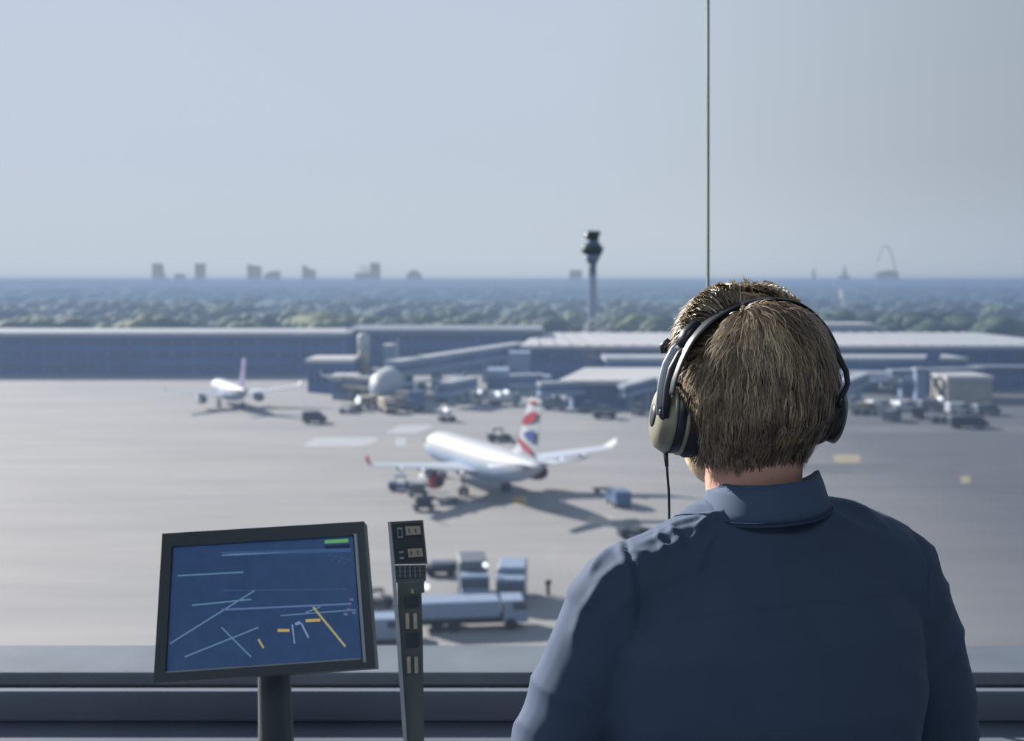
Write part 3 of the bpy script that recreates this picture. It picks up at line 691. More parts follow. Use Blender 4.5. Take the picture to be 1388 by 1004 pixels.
# dried water specks and hairline scratches on the pane
sp = MB(); rs = random.Random(5)
def speck(px, py, r, st=1):
    c = P(px, py, WY - .003); sp.add([(c.x - r, c.y, c.z), (c.x, c.y, c.z - r * st), (c.x + r, c.y, c.z), (c.x, c.y, c.z + r * st)], [(0, 1, 2, 3)])
for py in (380, 385, 388, 392, 398, 402, 408, 414, 418): speck(670 + rs.uniform(-1, 1), py, .0009, 2.5)
for k in range(46): speck(rs.uniform(200, 900), rs.choice((rs.uniform(378, 470), rs.uniform(378, 470), rs.uniform(480, 620))), rs.uniform(.0004, .0011))
for k in range(10): speck(835 + k * 1.1, 437 + k * 1.6, .0008)
so_ = sp.build('water_specks', mat('dried_water', (.8, .85, .9, 1), .6), w1); so_['kind'] = 'stuff'

# added fill light, unseen behind the camera, to lift the dark shirt
la = bpy.data.lights.new('fill_light', 'AREA'); la.energy = 52; la.shape = 'RECTANGLE'; la.size = 2.4; la.size_y = 1.2; la.color = (.80, .90, 1)
lo_ = bpy.data.objects.new('fill_light', la); COL.objects.link(lo_); lo_.location = (.4, -1.4, CZ - .1); lo_.rotation_euler = (R(38), 0, 0)

# console desk
t = thing('console_desk', 'grey control desk running along under the window', 'desk', (.1, 1.95, FLOORZ))
MB().bbox((0, .03, DESKZ - FLOORZ - .02), (3.6, .66, .04), .01).build('desktop', deskm, t)
MB().bbox((0, .33, DESKZ - FLOORZ + .03), (3.6, .03, .06), .006).build('rear_upstand', deskm, t)
for x in (-1.7, -.9, .9, 1.7): MB().bbox((x, .06, (DESKZ - FLOORZ - .04) / 2), (.05, .55, DESKZ - FLOORZ - .04), .006).build('support_panel', deskm, t)
MB().box((0, .3, .45), (3.3, .02, .8)).build('back_panel', deskm, t)

# ------------------------------------------------------------- radar monitor
framem = mat('monitor_plastic', rgb(62, 72, 78), .55, bump=.1, bscale=300)
bezm = mat('monitor_bezel_edge', rgb(150, 160, 166), .35)
MY = 1.80
tr_, br_ = P(494, 707.5, MY + .06), P(510, 905, MY - .02)
tl_, bl_ = P(222, 724, MY + .06), P(210, 926, MY - .02)
mon = thing('monitor', 'black framed monitor showing a dark blue airfield map', 'monitor', (bl_.x + .18, MY, DESKZ))
Minv = Matrix.Translation(-mon.location)
X = (br_ - bl_); U = (tr_ - br_)
nrm = X.cross(U).normalized()        # roughly -Y, towards the viewer
if nrm.y > 0: nrm = -nrm
def MQ(u, v, off=0.0):               # u 0..1 left-right, v 0..1 bottom-top on the monitor face
    a = bl_.lerp(br_, u); b_ = tl_.lerp(tr_, u)
    return a.lerp(b_, v) + nrm * off - mon.location
def slab(m, u0, u1, v0, v1, o0, o1):
    q = [MQ(u0, v0, o0), MQ(u1, v0, o0), MQ(u1, v1, o0), MQ(u0, v1, o0)]
    q2 = [MQ(u0, v0, o1), MQ(u1, v0, o1), MQ(u1, v1, o1), MQ(u0, v1, o1)]
    m.add(q + q2, [(0, 1, 2, 3), (7, 6, 5, 4), (0, 4, 5, 1), (1, 5, 6, 2), (2, 6, 7, 3), (3, 7, 4, 0)])
U1, V1 = .935, .905
m = MB(); slab(m, 0, 1, 0, 1, -.03, -.006); m.build('housing', framem, mon)
m = MB(); slab(m, 0, 1, V1, 1, -.006, .008); slab(m, 0, 1, 0, .06, -.006, .008); slab(m, 0, .05, .06, V1, -.006, .008); slab(m, U1 + .012, 1, .06, V1, -.006, .008); m.build('bezel', framem, mon)
m = MB(); slab(m, U1 + .012, U1 + .026, .04, V1 + .01, .007, .0095); slab(m, .05, U1, .06, .07, -.005, .005); m.build('bezel_edge', bezm, mon)
scr = bpy.data.materials.new('screen_blue'); scr.use_nodes = True; nt = scr.node_tree; b = nt.nodes['Principled BSDF']
tc = nt.nodes.new('ShaderNodeTexCoord'); q = nt.nodes.new('ShaderNodeTexNoise'); q.inputs['Scale'].default_value = 60; nt.links.new(tc.outputs['Object'], q.inputs['Vector'])
rp = nt.nodes.new('ShaderNodeValToRGB'); rp.color_ramp.elements[0].color = rgb(34, 58, 98); rp.color_ramp.elements[1].color = rgb(46, 74, 116); nt.links.new(q.outputs['Fac'], rp.inputs['Fac'])
b.inputs['Base Color'].default_value = (.01, .015, .03, 1); b.inputs['Roughness'].default_value = .3
nt.links.new(rp.outputs['Color'], b.inputs['Emission Color']); b.inputs['Emission Strength'].default_value = .72
m = MB(); slab(m, .05, U1, .06, V1, -.006, -.002); screen = m.build('screen', scr, mon)
def px2uv(px, py):
    # invert the face mapping for a photo pixel
    u, v = .7, .5
    for _ in range(12):
        def f(u, v):
            p = MQ(u, v) + mon.location; return (CX + p.x * F / p.y - px, HY + (CAMZ - p.z) * F / p.y - py)
        a = f(u, v); du = f(u + .01, v); dv = f(u, v + .01)
        J = [[(du[0] - a[0]) / .01, (dv[0] - a[0]) / .01], [(du[1] - a[1]) / .01, (dv[1] - a[1]) / .01]]
        D = J[0][0] * J[1][1] - J[0][1] * J[1][0]
        u -= (a[0] * J[1][1] - a[1] * J[0][1]) / D; v -= (a[1] * J[0][0] - a[0] * J[1][0]) / D
    return u, v
def sline(pts, wpx, m_, name, off=-.0012):
    m = MB()
    for (a, b_) in zip(pts[:-1], pts[1:]):
        d = Vector((b_[0] - a[0], b_[1] - a[1])); d.normalize(); n_ = Vector((-d.y, d.x)) * wpx / 2
        q = [px2uv(a[0] + n_.x, a[1] + n_.y), px2uv(b_[0] + n_.x, b_[1] + n_.y), px2uv(b_[0] - n_.x, b_[1] - n_.y), px2uv(a[0] - n_.x, a[1] - n_.y)]
        if any(not (.05 < x[0] < U1 and .06 < x[1] < V1) for x in q): continue
        m.add([MQ(x[0], x[1], off) for x in q], [(0, 1, 2, 3)])
    if m.v: m.build(name, m_, screen)
def em(name, c, s=.9): return mat(name, rgb(*c), .5, emit=s * .55, var=.05)
cy, ye, gr, li = em('screen_cyan', (96, 134, 160)), em('screen_yellow', (168, 158, 110)), em('screen_green', (100, 170, 100)), em('screen_pale', (128, 150, 184))
dk = em('screen_dark_band', (30, 40, 74), .5); mid = em('screen_mid_band', (62, 92, 136), .8)
sline([(440, 734), (472, 732)], 5, gr, 'status_bar'); sline([(440, 742), (474, 740)], 6, dk, 'dark_band'); sline([(300, 750), (476, 745)], 5, mid, 'light_band')
sline([(300, 752), (445, 747)], 2, li, 'map_line')
sline([(300, 826), (476, 818)], 2.5, em('screen_soft', (92, 116, 158)), 'horizon_line'); sline([(380, 834), (483, 826)], 1.6, cy, 'map_line')
sline([(424, 822), (468, 876)], 3, ye, 'runway_line'); sline([(414, 830), (434, 822)], 2, cy, 'runway_line'); sline([(414, 841), (434, 840)], 4, em('screen_amber', (190, 168, 96)), 'yellow_marker')
sline([(376, 854), (392, 854)], 4, em('screen_amber', (190, 168, 96)), 'yellow_marker'); sline([(452, 826), (486, 850)], 2, cy, 'map_line')
sline([(396, 846), (399, 872)], 2, li, 'map_line'); sline([(408, 844), (418, 864)], 2.5, li, 'map_line'); sline([(350, 866), (357, 878)], 3, ye, 'runway_line')
sline([(400, 846), (407, 843)], 4, li, 'map_line'); sline([(300, 800), (470, 798)], 1.2, mid, 'map_line')
for (a, b_) in (((230, 872), (345, 800)), ((250, 890), (350, 850)), ((240, 780), (330, 775)), ((260, 820), (340, 812)), ((300, 850), (340, 890))): sline([a, b_], 2, cy, 'map_line')
purp = em('screen_mauve', (120, 120, 160), .6)
for (x, y) in ((474, 812), (480, 818), (470, 826), (477, 830), (484, 826), (466, 832)): sline([(x, y), (x + 5, y)], 3.5, purp, 'aircraft_tag')
for k in range(7): sline([(446 + k * 4, 752 + (k * 7) % 12), (448 + k * 4, 752 + (k * 7) % 12)], 2, mid, 'map_dot')
# monitor stand
sc_ = MQ(.5, 0, -.02)
MB().tube([MQ(.5, .35, -.04), MQ(.5, .1, -.06), Vector((sc_.x, .07, .02))], [.025, .025, .03], 10).build('stand_neck', framem, mon)
MB().bbox((sc_.x, .05, .008), (.22, .16, .016), .006).build('stand_base', framem, mon)

# ------------------------------------------------------------- upright radio module
pt = thing('switch_console', 'tall narrow dark switch panel with pale buttons beside the monitor', 'panel', (XAT(556, 1.8), 1.8, DESKZ))
pm_ = mat('panel_dark', rgb(92, 100, 100), .5, bump=.15, bscale=200); pv = mat('panel_black', rgb(58, 66, 70), .6); pb = mat('panel_button', rgb(176, 168, 152), .5, var=.15, scale=80); ps = mat('panel_edge_silver', rgb(176, 184, 190), .35, metal=.3)
def Q(px, py, off=0): return P(px, py, 1.8 - off) - pt.location
def pslab(name, pts, m_, off0, off1, parent=pt):
    m = MB(); m.prism([Q(x, y, off1) for x, y in pts], Q(pts[0][0], pts[0][1], off0) - Q(pts[0][0], pts[0][1], off1)); return m.build(name, m_, parent)
up = pslab('upper_module', [(527.5, 707), (573.5, 704.5), (579.5, 764), (534, 765)], pm_, -.03, .0)
pslab('upper_face', [(532, 710), (571, 708), (576.5, 761), (536.5, 762)], pv, .0, .002, up)
for pts in ([(549, 713.5), (569.5, 712.5), (571, 724), (550.5, 725.5)], [(552.5, 744), (572, 742.5), (573.5, 754), (554, 755.5)]): pslab('display_window', pts, pb, .002, .006, up)
for pts in ([(538, 715), (545, 714.6), (545.4, 717), (538.4, 717.4)], [(539, 727), (546, 726.6), (546.4, 728.4), (539.4, 729)], [(538.5, 717.4), (539.6, 717.4), (540.2, 727), (539.1, 727)], [(544.2, 717), (545.2, 717), (546, 727), (545, 727)], [(541, 747), (547, 746.5), (547.4, 749), (541.4, 749.5)], [(541.8, 755), (547.6, 754.5), (548, 757), (542.2, 757.5)]):
    pslab('label_mark', pts, bezm, .002, .0035, up)
for k in range(2):
    for q_ in range(2):
        x, y = 553 + q_ * 9 + k * 3, 716 + k * 30; pslab('button_gap', [(x, y), (x + 2, y), (x + 2.6, y + 6), (x + .6, y + 6)], pm_, .006, .0075, up)
mg = pslab('vent_module', [(534.5, 766), (577, 765), (577.5, 786), (575, 788), (575.5, 803), (571, 803.5), (570, 788), (537, 790)], pm_, -.028, -.002)
for k in range(3): pslab('vent_slot', [(537 + k * .4, 770 + k * 6), (575, 769 + k * 6), (575.2, 771.2 + k * 6), (537.2 + k * .4, 772.2 + k * 6)], pv, -.002, -.0005, mg)
for k in range(11): pslab('vent_rib', [(538 + k * 3.4, 768), (539 + k * 3.4, 768), (539.6 + k * 3.4, 783), (538.6 + k * 3.4, 783)], bezm if k % 2 else pm_, -.002, 0, mg)
lo = pslab('lower_module', [(538.5, 790), (571, 788), (573, 860), (576, 1080), (556, 1085), (541, 865)], pm_, -.03, -.004)
pslab('dark_switch', [(547, 809), (567, 807), (568, 820), (549, 822)], pv, -.004, .004, lo)
pslab('indicator', [(557, 798), (561, 798), (561, 804), (557, 804)], pb, -.004, 0, lo)
for x in (549.5, 560): pslab('slot_switch', [(x, 831), (x + 5, 830.5), (x + 5.6, 852), (x + .6, 852.5)], pb, -.004, .002, lo)
pslab('dark_switch', [(550, 858), (567, 857), (568, 875), (551, 876)], pv, -.004, .002, lo)
for x in (551.5, 561.5): pslab('slot_switch', [(x, 890), (x + 5, 889.5), (x + 5.6, 912), (x + .6, 912.5)], pb, -.004, .002, lo)
pslab('silver_edge', [(525.5, 707), (529.5, 706.8), (537, 785), (543, 870), (557, 1085), (552, 1085), (537.5, 868), (532, 790)], ps, -.02, .003)
MB().bbox((.005, 0, .012), (.09, .1, .024), .006).build('foot', pm_, pt)
# ------------------------------------------------------------- the man at the window
PX, PY = .300, 1.45
H = Vector((.291, 1.45, 26.875))
YAW = R(20)
HM = Matrix.Translation(H) @ Matrix.Rotation(YAW, 4, 'Z') @ Matrix.Rotation(R(-1.5), 4, 'Y')
def HP(x, y, z): return HM @ Vector((x, y, z))
root = thing('person', 'fair haired man seen from behind in a navy shirt, wearing a headset, facing the airfield', 'person', (PX, PY, FLOORZ))
def remeshed(m, name, vox, smooth_it, mt, disp=None, parent=root, dec=None):
    me = m.mesh(name + '_src'); o = bpy.data.objects.new(name + '_src', me); COL.objects.link(o)
    r = o.modifiers.new('r', 'REMESH'); r.mode = 'VOXEL'; r.voxel_size = vox
    s = o.modifiers.new('s', 'SMOOTH'); s.factor = .5; s.iterations = smooth_it
    dg = bpy.context.evaluated_depsgraph_get(); dg.update()
    me2 = bpy.data.meshes.new_from_object(o.evaluated_get(dg), depsgraph=dg)
    bpy.data.objects.remove(o); me2.name = name
    if disp:
        nv = [disp(v.co.copy(), v.normal.copy()) for v in me2.vertices]
        for v, c in zip(me2.vertices, nv): v.co = c
    for v in me2.vertices: v.co -= root.location
    me2.materials.clear(); me2.materials.append(mt)
    for p in me2.polygons: p.use_smooth = True
    me2.update()
    o2 = bpy.data.objects.new(name, me2); COL.objects.link(o2); o2.parent = parent
    return o2
def B(x, y, z):  # body frame: x,y relative to the person, z absolute height; right shoulder sits higher
    x, y = x * .985 - y * .174, y * .985 + x * .174
    return Vector((PX + x, PY + y, z + .07 * x * max(0, min(1, (z - 26.2) / .4))))
skin = mat('skin', rgb(196, 152, 134), .5, var=.08, scale=20, bump=.1, bscale=120)
b = MB()
# head
Mh = HM
b.ell((0, -.008, .008), (.074, .092, .086), 24, 16, M=Mh)
b.ell((0, .03, -.035), (.062, .066, .078), 24, 14, M=Mh)
b.ell((-.002, .036, -.088), (.062, .058, .047), 20, 12, M=Mh)   # jaw
b.ell((0, .083, -.115), (.024, .02, .018), 12, 8, M=Mh)           # chin
b.ell((0, .026, -.030), (.060, .070, .082), 28, 18, M=Mh)
b.tube([HP(0, .090, .006), HP(0, .098, -.012), HP(0, .106, -.034)], [.0065, .0075, .009], 10, round_ends=True)  # nose
b.ell((0, .096, -.040), (.0145, .010, .007), 12, 8, M=Mh)
for s in (-1, 1):
    b.ell((s * .028, .084, .018), (.021, .009, .006), 12, 8, M=Mh, rot=Matrix.Rotation(-s * .3, 3, 'Z'))   # brow
    b.ell((s * .036, .066, -.032), (.020, .020, .018), 12, 8, M=Mh)   # cheek
    b.ell((s * .078, -.002, -.012), (.007, .017, .03), 14, 10, M=Mh, rot=Matrix.Rotation(s * .3, 3, 'Z'))  # ear
b.ell((0, .091, -.066), (.022, .009, .0045), 12, 8, M=Mh); b.ell((0, .091, -.076), (.019, .009, .0055), 12, 8, M=Mh)  # lips
b.tube([HP(0, -.012, -.05), Vector((PX - .004, PY + .0, 26.76)), Vector((PX - .0, PY, 26.66))], [.060, .059, .056], 24, round_ends=True)
# torso, arms, legs under the clothes
b.loft([[B(rx * math.cos(a), ry * math.sin(a) + oy, z) for a in [2 * PI * i / 24 for i in range(24)]] for z, rx, ry, oy in
        ((26.12, .15, .1, 0), (26.3, .15, .1, 0), (26.5, .165, .11, 0), (26.60, .14, .08, 0), (26.64, .08, .05, 0))])
HANDS = {}
for s in (-1, 1):
    sh = B(s * .15, 0, 26.61); el = B(s * .266, .045, 26.35); wr = Vector((PX + s * .17, PY + .27, DESKZ + .055))
    b.tube([sh, B(s * .205, .005, 26.55), B(s * .243, .02, 26.45), el, el.lerp(wr, .45), wr], [.045, .045, .042, .038, .034, .026], 14, round_ends=True)
    d = Vector((-s * .25, 1, 0)).normalized(); sd_ = Vector((s * 1.0, .25, 0)).normalized()
    palm = wr + d * .05 + Vector((0, 0, -.02))
    b.tube([wr, wr + d * .03 + Vector((0, 0, -.01)), palm + d * .02], [.025, .034, .036], 14, round_ends=True, flat=(.5, 1.15), up=(0, 0, 1))
    for k, L in enumerate((.068, .078, .073, .056)):
        o_ = palm + d * .035 + sd_ * (-.030 + .02 * k) * 1.0
        dd = (d + sd_ * (-.12 + .08 * k)).normalized()
        b.tube([o_ - dd * .02, o_ + dd * L * .4 + Vector((0, 0, .004)), o_ + dd * L * .75 + Vector((0, 0, -.006)), o_ + dd * L + Vector((0, 0, -.018))], [.0095, .0088, .008, .0068], 10, round_ends=True)
    o_ = wr + d * .03 - sd_ * .028 + Vector((0, 0, -.012))
    b.tube([o_, o_ - sd_ * .025 + d * .022, o_ - sd_ * .036 + d * .05 + Vector((0, 0, -.006))], [.012, .0105, .0085], 10, round_ends=True)
    hp = Vector((PX + s * .09, PY, 26.1)); kn = Vector((PX + s * .1, PY + .02, 25.72)); an = Vector((PX + s * .105, PY - .01, 25.33))
    b.tube([hp, kn, an], [.075, .05, .035], 14, round_ends=True)
    b.tube([an, an + Vector((0, .09, -.05)), an + Vector((0, .15, -.055))], [.035, .03, .022], 12, round_ends=True)
body = remeshed(b, 'body', .0042, 3, skin)
eyew = mat('eye_white', (.75, .75, .72, 1), .2, var=.02); iris = mat('eye_iris', (.05, .09, .14, 1), .15)
for s in (-1, 1):
    m = MB(); m.ell((s * .030, .0755, .002), (.0125, .0125, .0085), 18, 12, M=Matrix.Translation(-root.location) @ Mh); eo = m.build('eye', eyew, root)
    m = MB(); m.ell((s * .030, .0862, .002), (.0052, .0022, .0052), 14, 8, M=Matrix.Translation(-root.location) @ Mh); m.build('iris', iris, eo)
    m = MB(); m.ell((s * .029, .0905, .021), (.017, .004, .0035), 14, 8, M=Matrix.Translation(-root.location) @ Mh, rot=Matrix.Rotation(-s * .35, 3, 'Z')); m.build('eyebrow', mat('eyebrow_hair', (.25, .18, .11, 1), .8), root)
# stubble beard over the jaw
bd = MB()
bd.ell((-.001, .038, -.090), (.0645, .0575, .0485), 24, 14, M=Mh); bd.ell((0, .084, -.112), (.027, .0215, .02), 14, 10, M=Mh)
beard = remeshed(bd, 'beard', .004, 2, mat('beard_hair', rgb(196, 172, 146), .7, var=.25, scale=140, bump=.6, bscale=300))

# ---- shirt
shirtm = mat('shirt_fabric', (.042, .068, .120, 1), .85, var=.10, scale=5, bump=.12, bscale=900, detail=6)
nt = shirtm.node_tree; pb_ = nt.nodes['Principled BSDF']; pb_.inputs['Sheen Weight'].default_value = .06; pb_.inputs['Sheen Tint'].default_value = (.5, .65, 1, 1)
b = MB()
def ringB(z, rx, ry, oy=0, n_=40, e=2.6):
    r = []
    for i in range(n_):
        a = 2 * PI * i / n_; c, s = math.cos(a), math.sin(a)
        r.append(B(rx * math.copysign(abs(c) ** (2 / e), c), ry * math.copysign(abs(s) ** (2 / e), s) + oy, z))
    return r
b.loft([ringB(*q) for q in ((26.06, .175, .12, 0), (26.2, .172, .122), (26.35, .182, .13), (26.5, .202, .134, -.004), (26.58, .200, .124, -.002), (26.64, .165, .100, -.002), (26.67, .12, .085))])
for s in (-1, 1):
    if s > 0: b.tube([B(-.04, -.006, 26.672), B(0, -.008, 26.674), B(.04, -.006, 26.672)], [.074, .079, .074], 24, round_ends=True)
    b.tube([B(s * .035, -.004, 26.670), B(s * .10, -.005, 26.658), B(s * .158, 0, 26.638), B(s * .178, 0, 26.626)], [.074, .062, .061, .060], 20, round_ends=True)
    sh = B(s * .172, 0, 26.618); el = B(s * .268, .045, 26.35); wr = Vector((PX + s * .175, PY + .255, DESKZ + .06))
    b.tube([sh, B(s * .207, .005, 26.55), B(s * .245, .02, 26.45), el, el.lerp(wr, .45), wr], [.064, .062, .058, .054, .045, .036], 22, round_ends=True)
def ridge(u): return (1 - abs(2 * (u - math.floor(u)) - 1)) ** 2
FOLDS = [([(1002, 688), (950, 700), (893, 716)], 4.0, 5), ([(990, 702), (930, 716), (868, 734)], 3.2, 5), ([(975, 722), (930, 732), (880, 752)], 2.0, 7), ([(962, 700), (948, 716), (940, 730)], 2.6, 4.5),
 ([(908, 712), (915, 726), (928, 742)], 3.2, 4.5), ([(892, 716), (894, 732), (902, 748)], 2.6, 4), ([(846, 726), (851, 745), (862, 772), (868, 812), (866, 860)], -3.2, 3.2), ([(838, 730), (842, 748), (852, 775), (858, 812)], 1.8, 5),
 ([(850, 742), (866, 748), (880, 750)], 2.4, 4), ([(826, 742), (812, 756), (800, 780)], 2.4, 5), ([(845, 760), (820, 785), (800, 815)], 2.2, 7), ([(815, 800), (790, 830), (775, 870)], 2.4, 8),
 ([(1112, 676), (1150, 684), (1182, 698)], 3.0, 5), ([(1140, 682), (1180, 700), (1210, 724)], 2.8, 6), ([(1118, 694), (1180, 722), (1232, 738)], 2.4, 7), ([(1100, 700), (1140, 735), (1190, 762)], 1.6, 9),
 ([(1236, 716), (1252, 740), (1262, 775), (1262, 830)], -3.0, 3.5), ([(1246, 716), (1268, 745), (1280, 790)], 2.4, 6), ([(1252, 750), (1275, 790), (1290, 840)], 2.2, 8), ([(1030, 690), (1100, 740), (1180, 800)], 1.2, 14), ([(950, 740), (900, 800), (880, 880)], 1.4, 12),
 ([(965, 691), (1035, 681), (1112, 680)], -1.6, 3)]
FD = []
for pts, amp, w_ in FOLDS:
    FD.append(([Vector((x, y)) for x, y in pts], amp * .001, w_))
def folds(px, py):
    d = 0.0; q = Vector((px, py))
    for pts, amp, w_ in FD:
        if px < min(p.x for p in pts) - 3 * w_ or px > max(p.x for p in pts) + 3 * w_ or py < min(p.y for p in pts) - 3 * w_ or py > max(p.y for p in pts) + 3 * w_: continue
        best = 1e9; tb = 0; n_ = len(pts) - 1
        for i in range(n_):
            a, b_ = pts[i], pts[i + 1]; ab = b_ - a; t = max(0, min(1, (q - a).dot(ab) / ab.length_squared)); dd = (q - a - ab * t).length
            if dd < best: best = dd; tb = (i + t) / n_
        d += amp * math.exp(-(best / w_) ** 2) * min(1, 4 * min(tb, 1 - tb) + .25)
    return d
def sdisp(p, n_):
    if n_.y < .35: return sdisp2(p, n_) + n_ * folds(CX + (p.x) * F / p.y, HY + (CAMZ - p.z) * F / p.y) * 1.5
    return sdisp2(p, n_)
def sdisp2(p, n_):
    x, z, y = p.x - PX, p.z, p.y - PY
    d = 0.0
    w = noise.noise(Vector((x * 9, y * 9, z * 9)))
    # folds radiating from the collar over the shoulders
    for cx, cz in ((-.10, 26.73), (.10, 26.75)):
        s = -1 if cx < 0 else 1
        dx, dz = (x - cx) * s, z - cz
        ang = math.atan2(-dz, max(dx, -.04) + .05); rr = math.hypot(dx, dz)
        m_ = math.exp(-((rr - .07) / .06) ** 2)
        d += .003 * m_ * (ridge(ang * 2.2 + w * .5 + rr * 3) - .4) * (1.3 if s < 0 else .7)
    # armhole pulls
    for s in (-1, 1):
        ax = s * x - .172; az = z - (26.60 + .07 * x)
        m_ = math.exp(-((ax) / .03) ** 2) * (1 if az > -.12 else math.exp(-((az + .12) / .05) ** 2))
        pass
        d += .0016 * m_ * (ridge(az * 17 + ax * 14 + w * .8) - .45)
        # sleeve folds
        ms = max(0, min(1, (s * x - .20) / .04))
        d += .004 * ms * (ridge(z * 11 - s * x * 9 + w * .9 + y * 3) - .45)
    # broad soft back folds
    d += .004 * noise.noise(Vector((x * 6 + z * 3, y * 3, z * 3.0 - x * 2)) * 1.3) * 1.5
    d += .0022 * noise.noise(Vector((x * 22, y * 18, z * 16 + x * 12)))
    # yoke seam
    zs = 26.645 - .35 * x * x + .07 * x
    if y < 0: d -= .0016 * math.exp(-((z - zs + .02) / .003) ** 2) * (1 if abs(x) < .165 else 0)
    return p + n_ * d
shirt = remeshed(b, 'shirt', .0037, 16, shirtm, sdisp)
for p in shirt.data.polygons: pass
# collar
def collar_ring(rx, ry, dz, cxo=.009):
    pts = []
    nn = 44
    for i in range(nn):
        a = PI / 2 + .16 + (2 * PI - .32) * i / (nn - 1)      # gap at the throat
        x, y = math.cos(a), math.sin(a)
        zt = 26.742 + .006 * x - .03 * max(0, y) ** 1.0 + dz
        pts.append(Vector((PX + cxo + rx * x, PY - .004 + ry * y, zt)))
    return pts
m = MB()
inn = [collar_ring(.0615, .066, -.03), collar_ring(.0605, .065, .0), collar_ring(.062, .0665, .019), collar_ring(.0655, .070, .0205), collar_ring(.0705, .075, .008), collar_ring(.0765, .081, -.012), collar_ring(.0800, .085, -.026), collar_ring(.0782, .083, -.027), collar_ring(.070, .074, .0), collar_ring(.0645, .0685, .010)]
m.loft(inn, cap=False, closed=False)
m.v = [tuple(Vector(v) - root.location) for v in m.v]
co_ = m.build('collar', mat('collar_fabric', (.047, .080, .145, 1), .8, var=.1, scale=8, bump=.12, bscale=900), shirt)
sol = co_.modifiers.new('t', 'SOLIDIFY'); sol.thickness = .0012
m = MB(); 
st_ = [v - root.location for v in collar_ring(.0812, .0862, -.0215)]
m.tube(st_[2:-2], .0007, 5); m.build('collar_stitching', mat('stitching', (.02, .035, .075, 1), .9), shirt)
# trousers, belt, shoes
b = MB()
b.loft([ringB(*q) for q in ((25.98, .17, .125), (26.06, .172, .122), (26.13, .168, .118))])
for s in (-1, 1):
    b.tube([(PX + s * .085, PY, 26.03), (PX + s * .1, PY + .01, 25.72), (PX + s * .105, PY - .012, 25.31)], [.092, .07, .056], 18, round_ends=False)
tr = remeshed(b, 'trousers', .008, 4, mat('trouser_cloth', (.02, .025, .035, 1), .9, scale=12, bump=.1))
for s in (-1, 1):
    m = MB(); c = Vector((s * .105, .03, 0))
    m.loft([[c + Vector((rx * math.cos(a), ry * math.sin(a) + oy, z)) for a in [2 * PI * i / 20 for i in range(20)]] for z, rx, ry, oy in ((.001, .045, .135, .03), (.02, .048, .14, .03), (.045, .046, .13, .025), (.07, .042, .09, -.01), (.1, .042, .06, -.035))])
    m.build('shoe', mat('shoe_leather', (.02, .018, .016, 1), .35, scale=20), root)

# ---- hair
PROF = [(.116, .010, .010, .018), (.113, .030, .034, .012), (.104, .052, .060, .006), (.09, .069, .080, .0), (.07, .082, .094, -.002), (.045, .0905, .102, -.003), (.02, .0945, .106, -.004), (-.01, .0945, .105, -.004), (-.035, .0905, .100, -.004),
        (-.055, .083, .090, -.002), (-.075, .0755, .077, .004), (-.092, .0700, .067, .008), (-.104, .066, .062, .010)]
def prof(z):
    for (z0, a0, b0, c0), (z1, a1, b1, c1) in zip(PROF[:-1], PROF[1:]):
        if z >= z1:
            t = (z0 - z) / (z0 - z1); t = max(0, min(1, t)); return a0 + (a1 - a0) * t, b0 + (b1 - b0) * t, c0 + (c1 - c0) * t
    return PROF[-1][1:]
def band_z(x): # height of the headband in the head frame
    return BANDF(x)
BP = [(-.119, -.020), (-.1175, .0), (-.111, .022), (-.098, .048), (-.083, .066), (-.06, .083), (-.027, .0965), (.0136, .102), (.055, .095), (.086, .073), (.106, .045), (.117, .018), (.122, -.005)]
def surf(a, z, off=0):   # a = 0 right, -90 deg = back; head frame point of the hair surface
    rx, ry, yc = prof(z)
    c, s = math.cos(a), math.sin(a)
    if s > 0: # front half: pull the surface inside the face below the hairline
        k = max(0, min(1, (.075 - z) / .03)) * max(0, min(1, (s - .15) / .3)); ry *= 1 - .35 * k; rx *= 1 - .12 * k
    bulge = 0
    if z < .06: rx -= .010 * max(0, min(1, (.02 - abs(z + .02)) / .02)) * abs(c) ** 6 # cups press the sides
    return Vector(((rx + off) * c, yc + (ry + off) * s, z + off * max(0, z) * 8))
BANDY = -.022
def groove(p):
    # the headband presses a furrow across the crown
    if p.z > .03:
        d = p.y - BANDY + .01
        g = math.exp(-(d / .015) ** 2) * .019 - (.006 * math.exp(-((d - .035) / .025) ** 2) if d > 0 else .0)
        r = Vector((p.x, p.y + .0, p.z)); n_ = r.normalized(); return p - n_ * g
    return p
hairm = bpy.data.materials.new('fair_hair'); hairm.use_nodes = True
nt = hairm.node_tree; n = nt.nodes; l = nt.links; pbs = n['Principled BSDF']; pbs.inputs['Roughness'].default_value = .42; pbs.inputs['Specular IOR Level'].default_value = .45
at_ = n.new('ShaderNodeAttribute'); at_.attribute_name = 'tone'
rp = n.new('ShaderNodeValToRGB'); e = rp.color_ramp.elements
e[0].position = 0; e[0].color = (.07, .055, .045, 1); e[1].position = 1; e[1].color = (.78, .64, .44, 1)
x = e.new(.45); x.color = (.27, .215, .155, 1); x = e.new(.75); x.color = (.46, .37, .25, 1)
nzz = n.new('ShaderNodeTexNoise'); nzz.inputs['Scale'].default_value = 60; ad = n.new('ShaderNodeMath'); ad.operation = 'MULTIPLY_ADD'; ad.inputs[1].default_value = .25
sb = n.new('ShaderNodeMath'); sb.operation = 'SUBTRACT'; sb.inputs[1].default_value = .12
l.new(nzz.outputs['Fac'], ad.inputs[0]); l.new(at_.outputs['Fac'], ad.inputs[2]); l.new(ad.outputs[0], sb.inputs[0]); l.new(sb.outputs[0], rp.inputs['Fac']); l.new(rp.outputs['Color'], pbs.inputs['Base Color'])
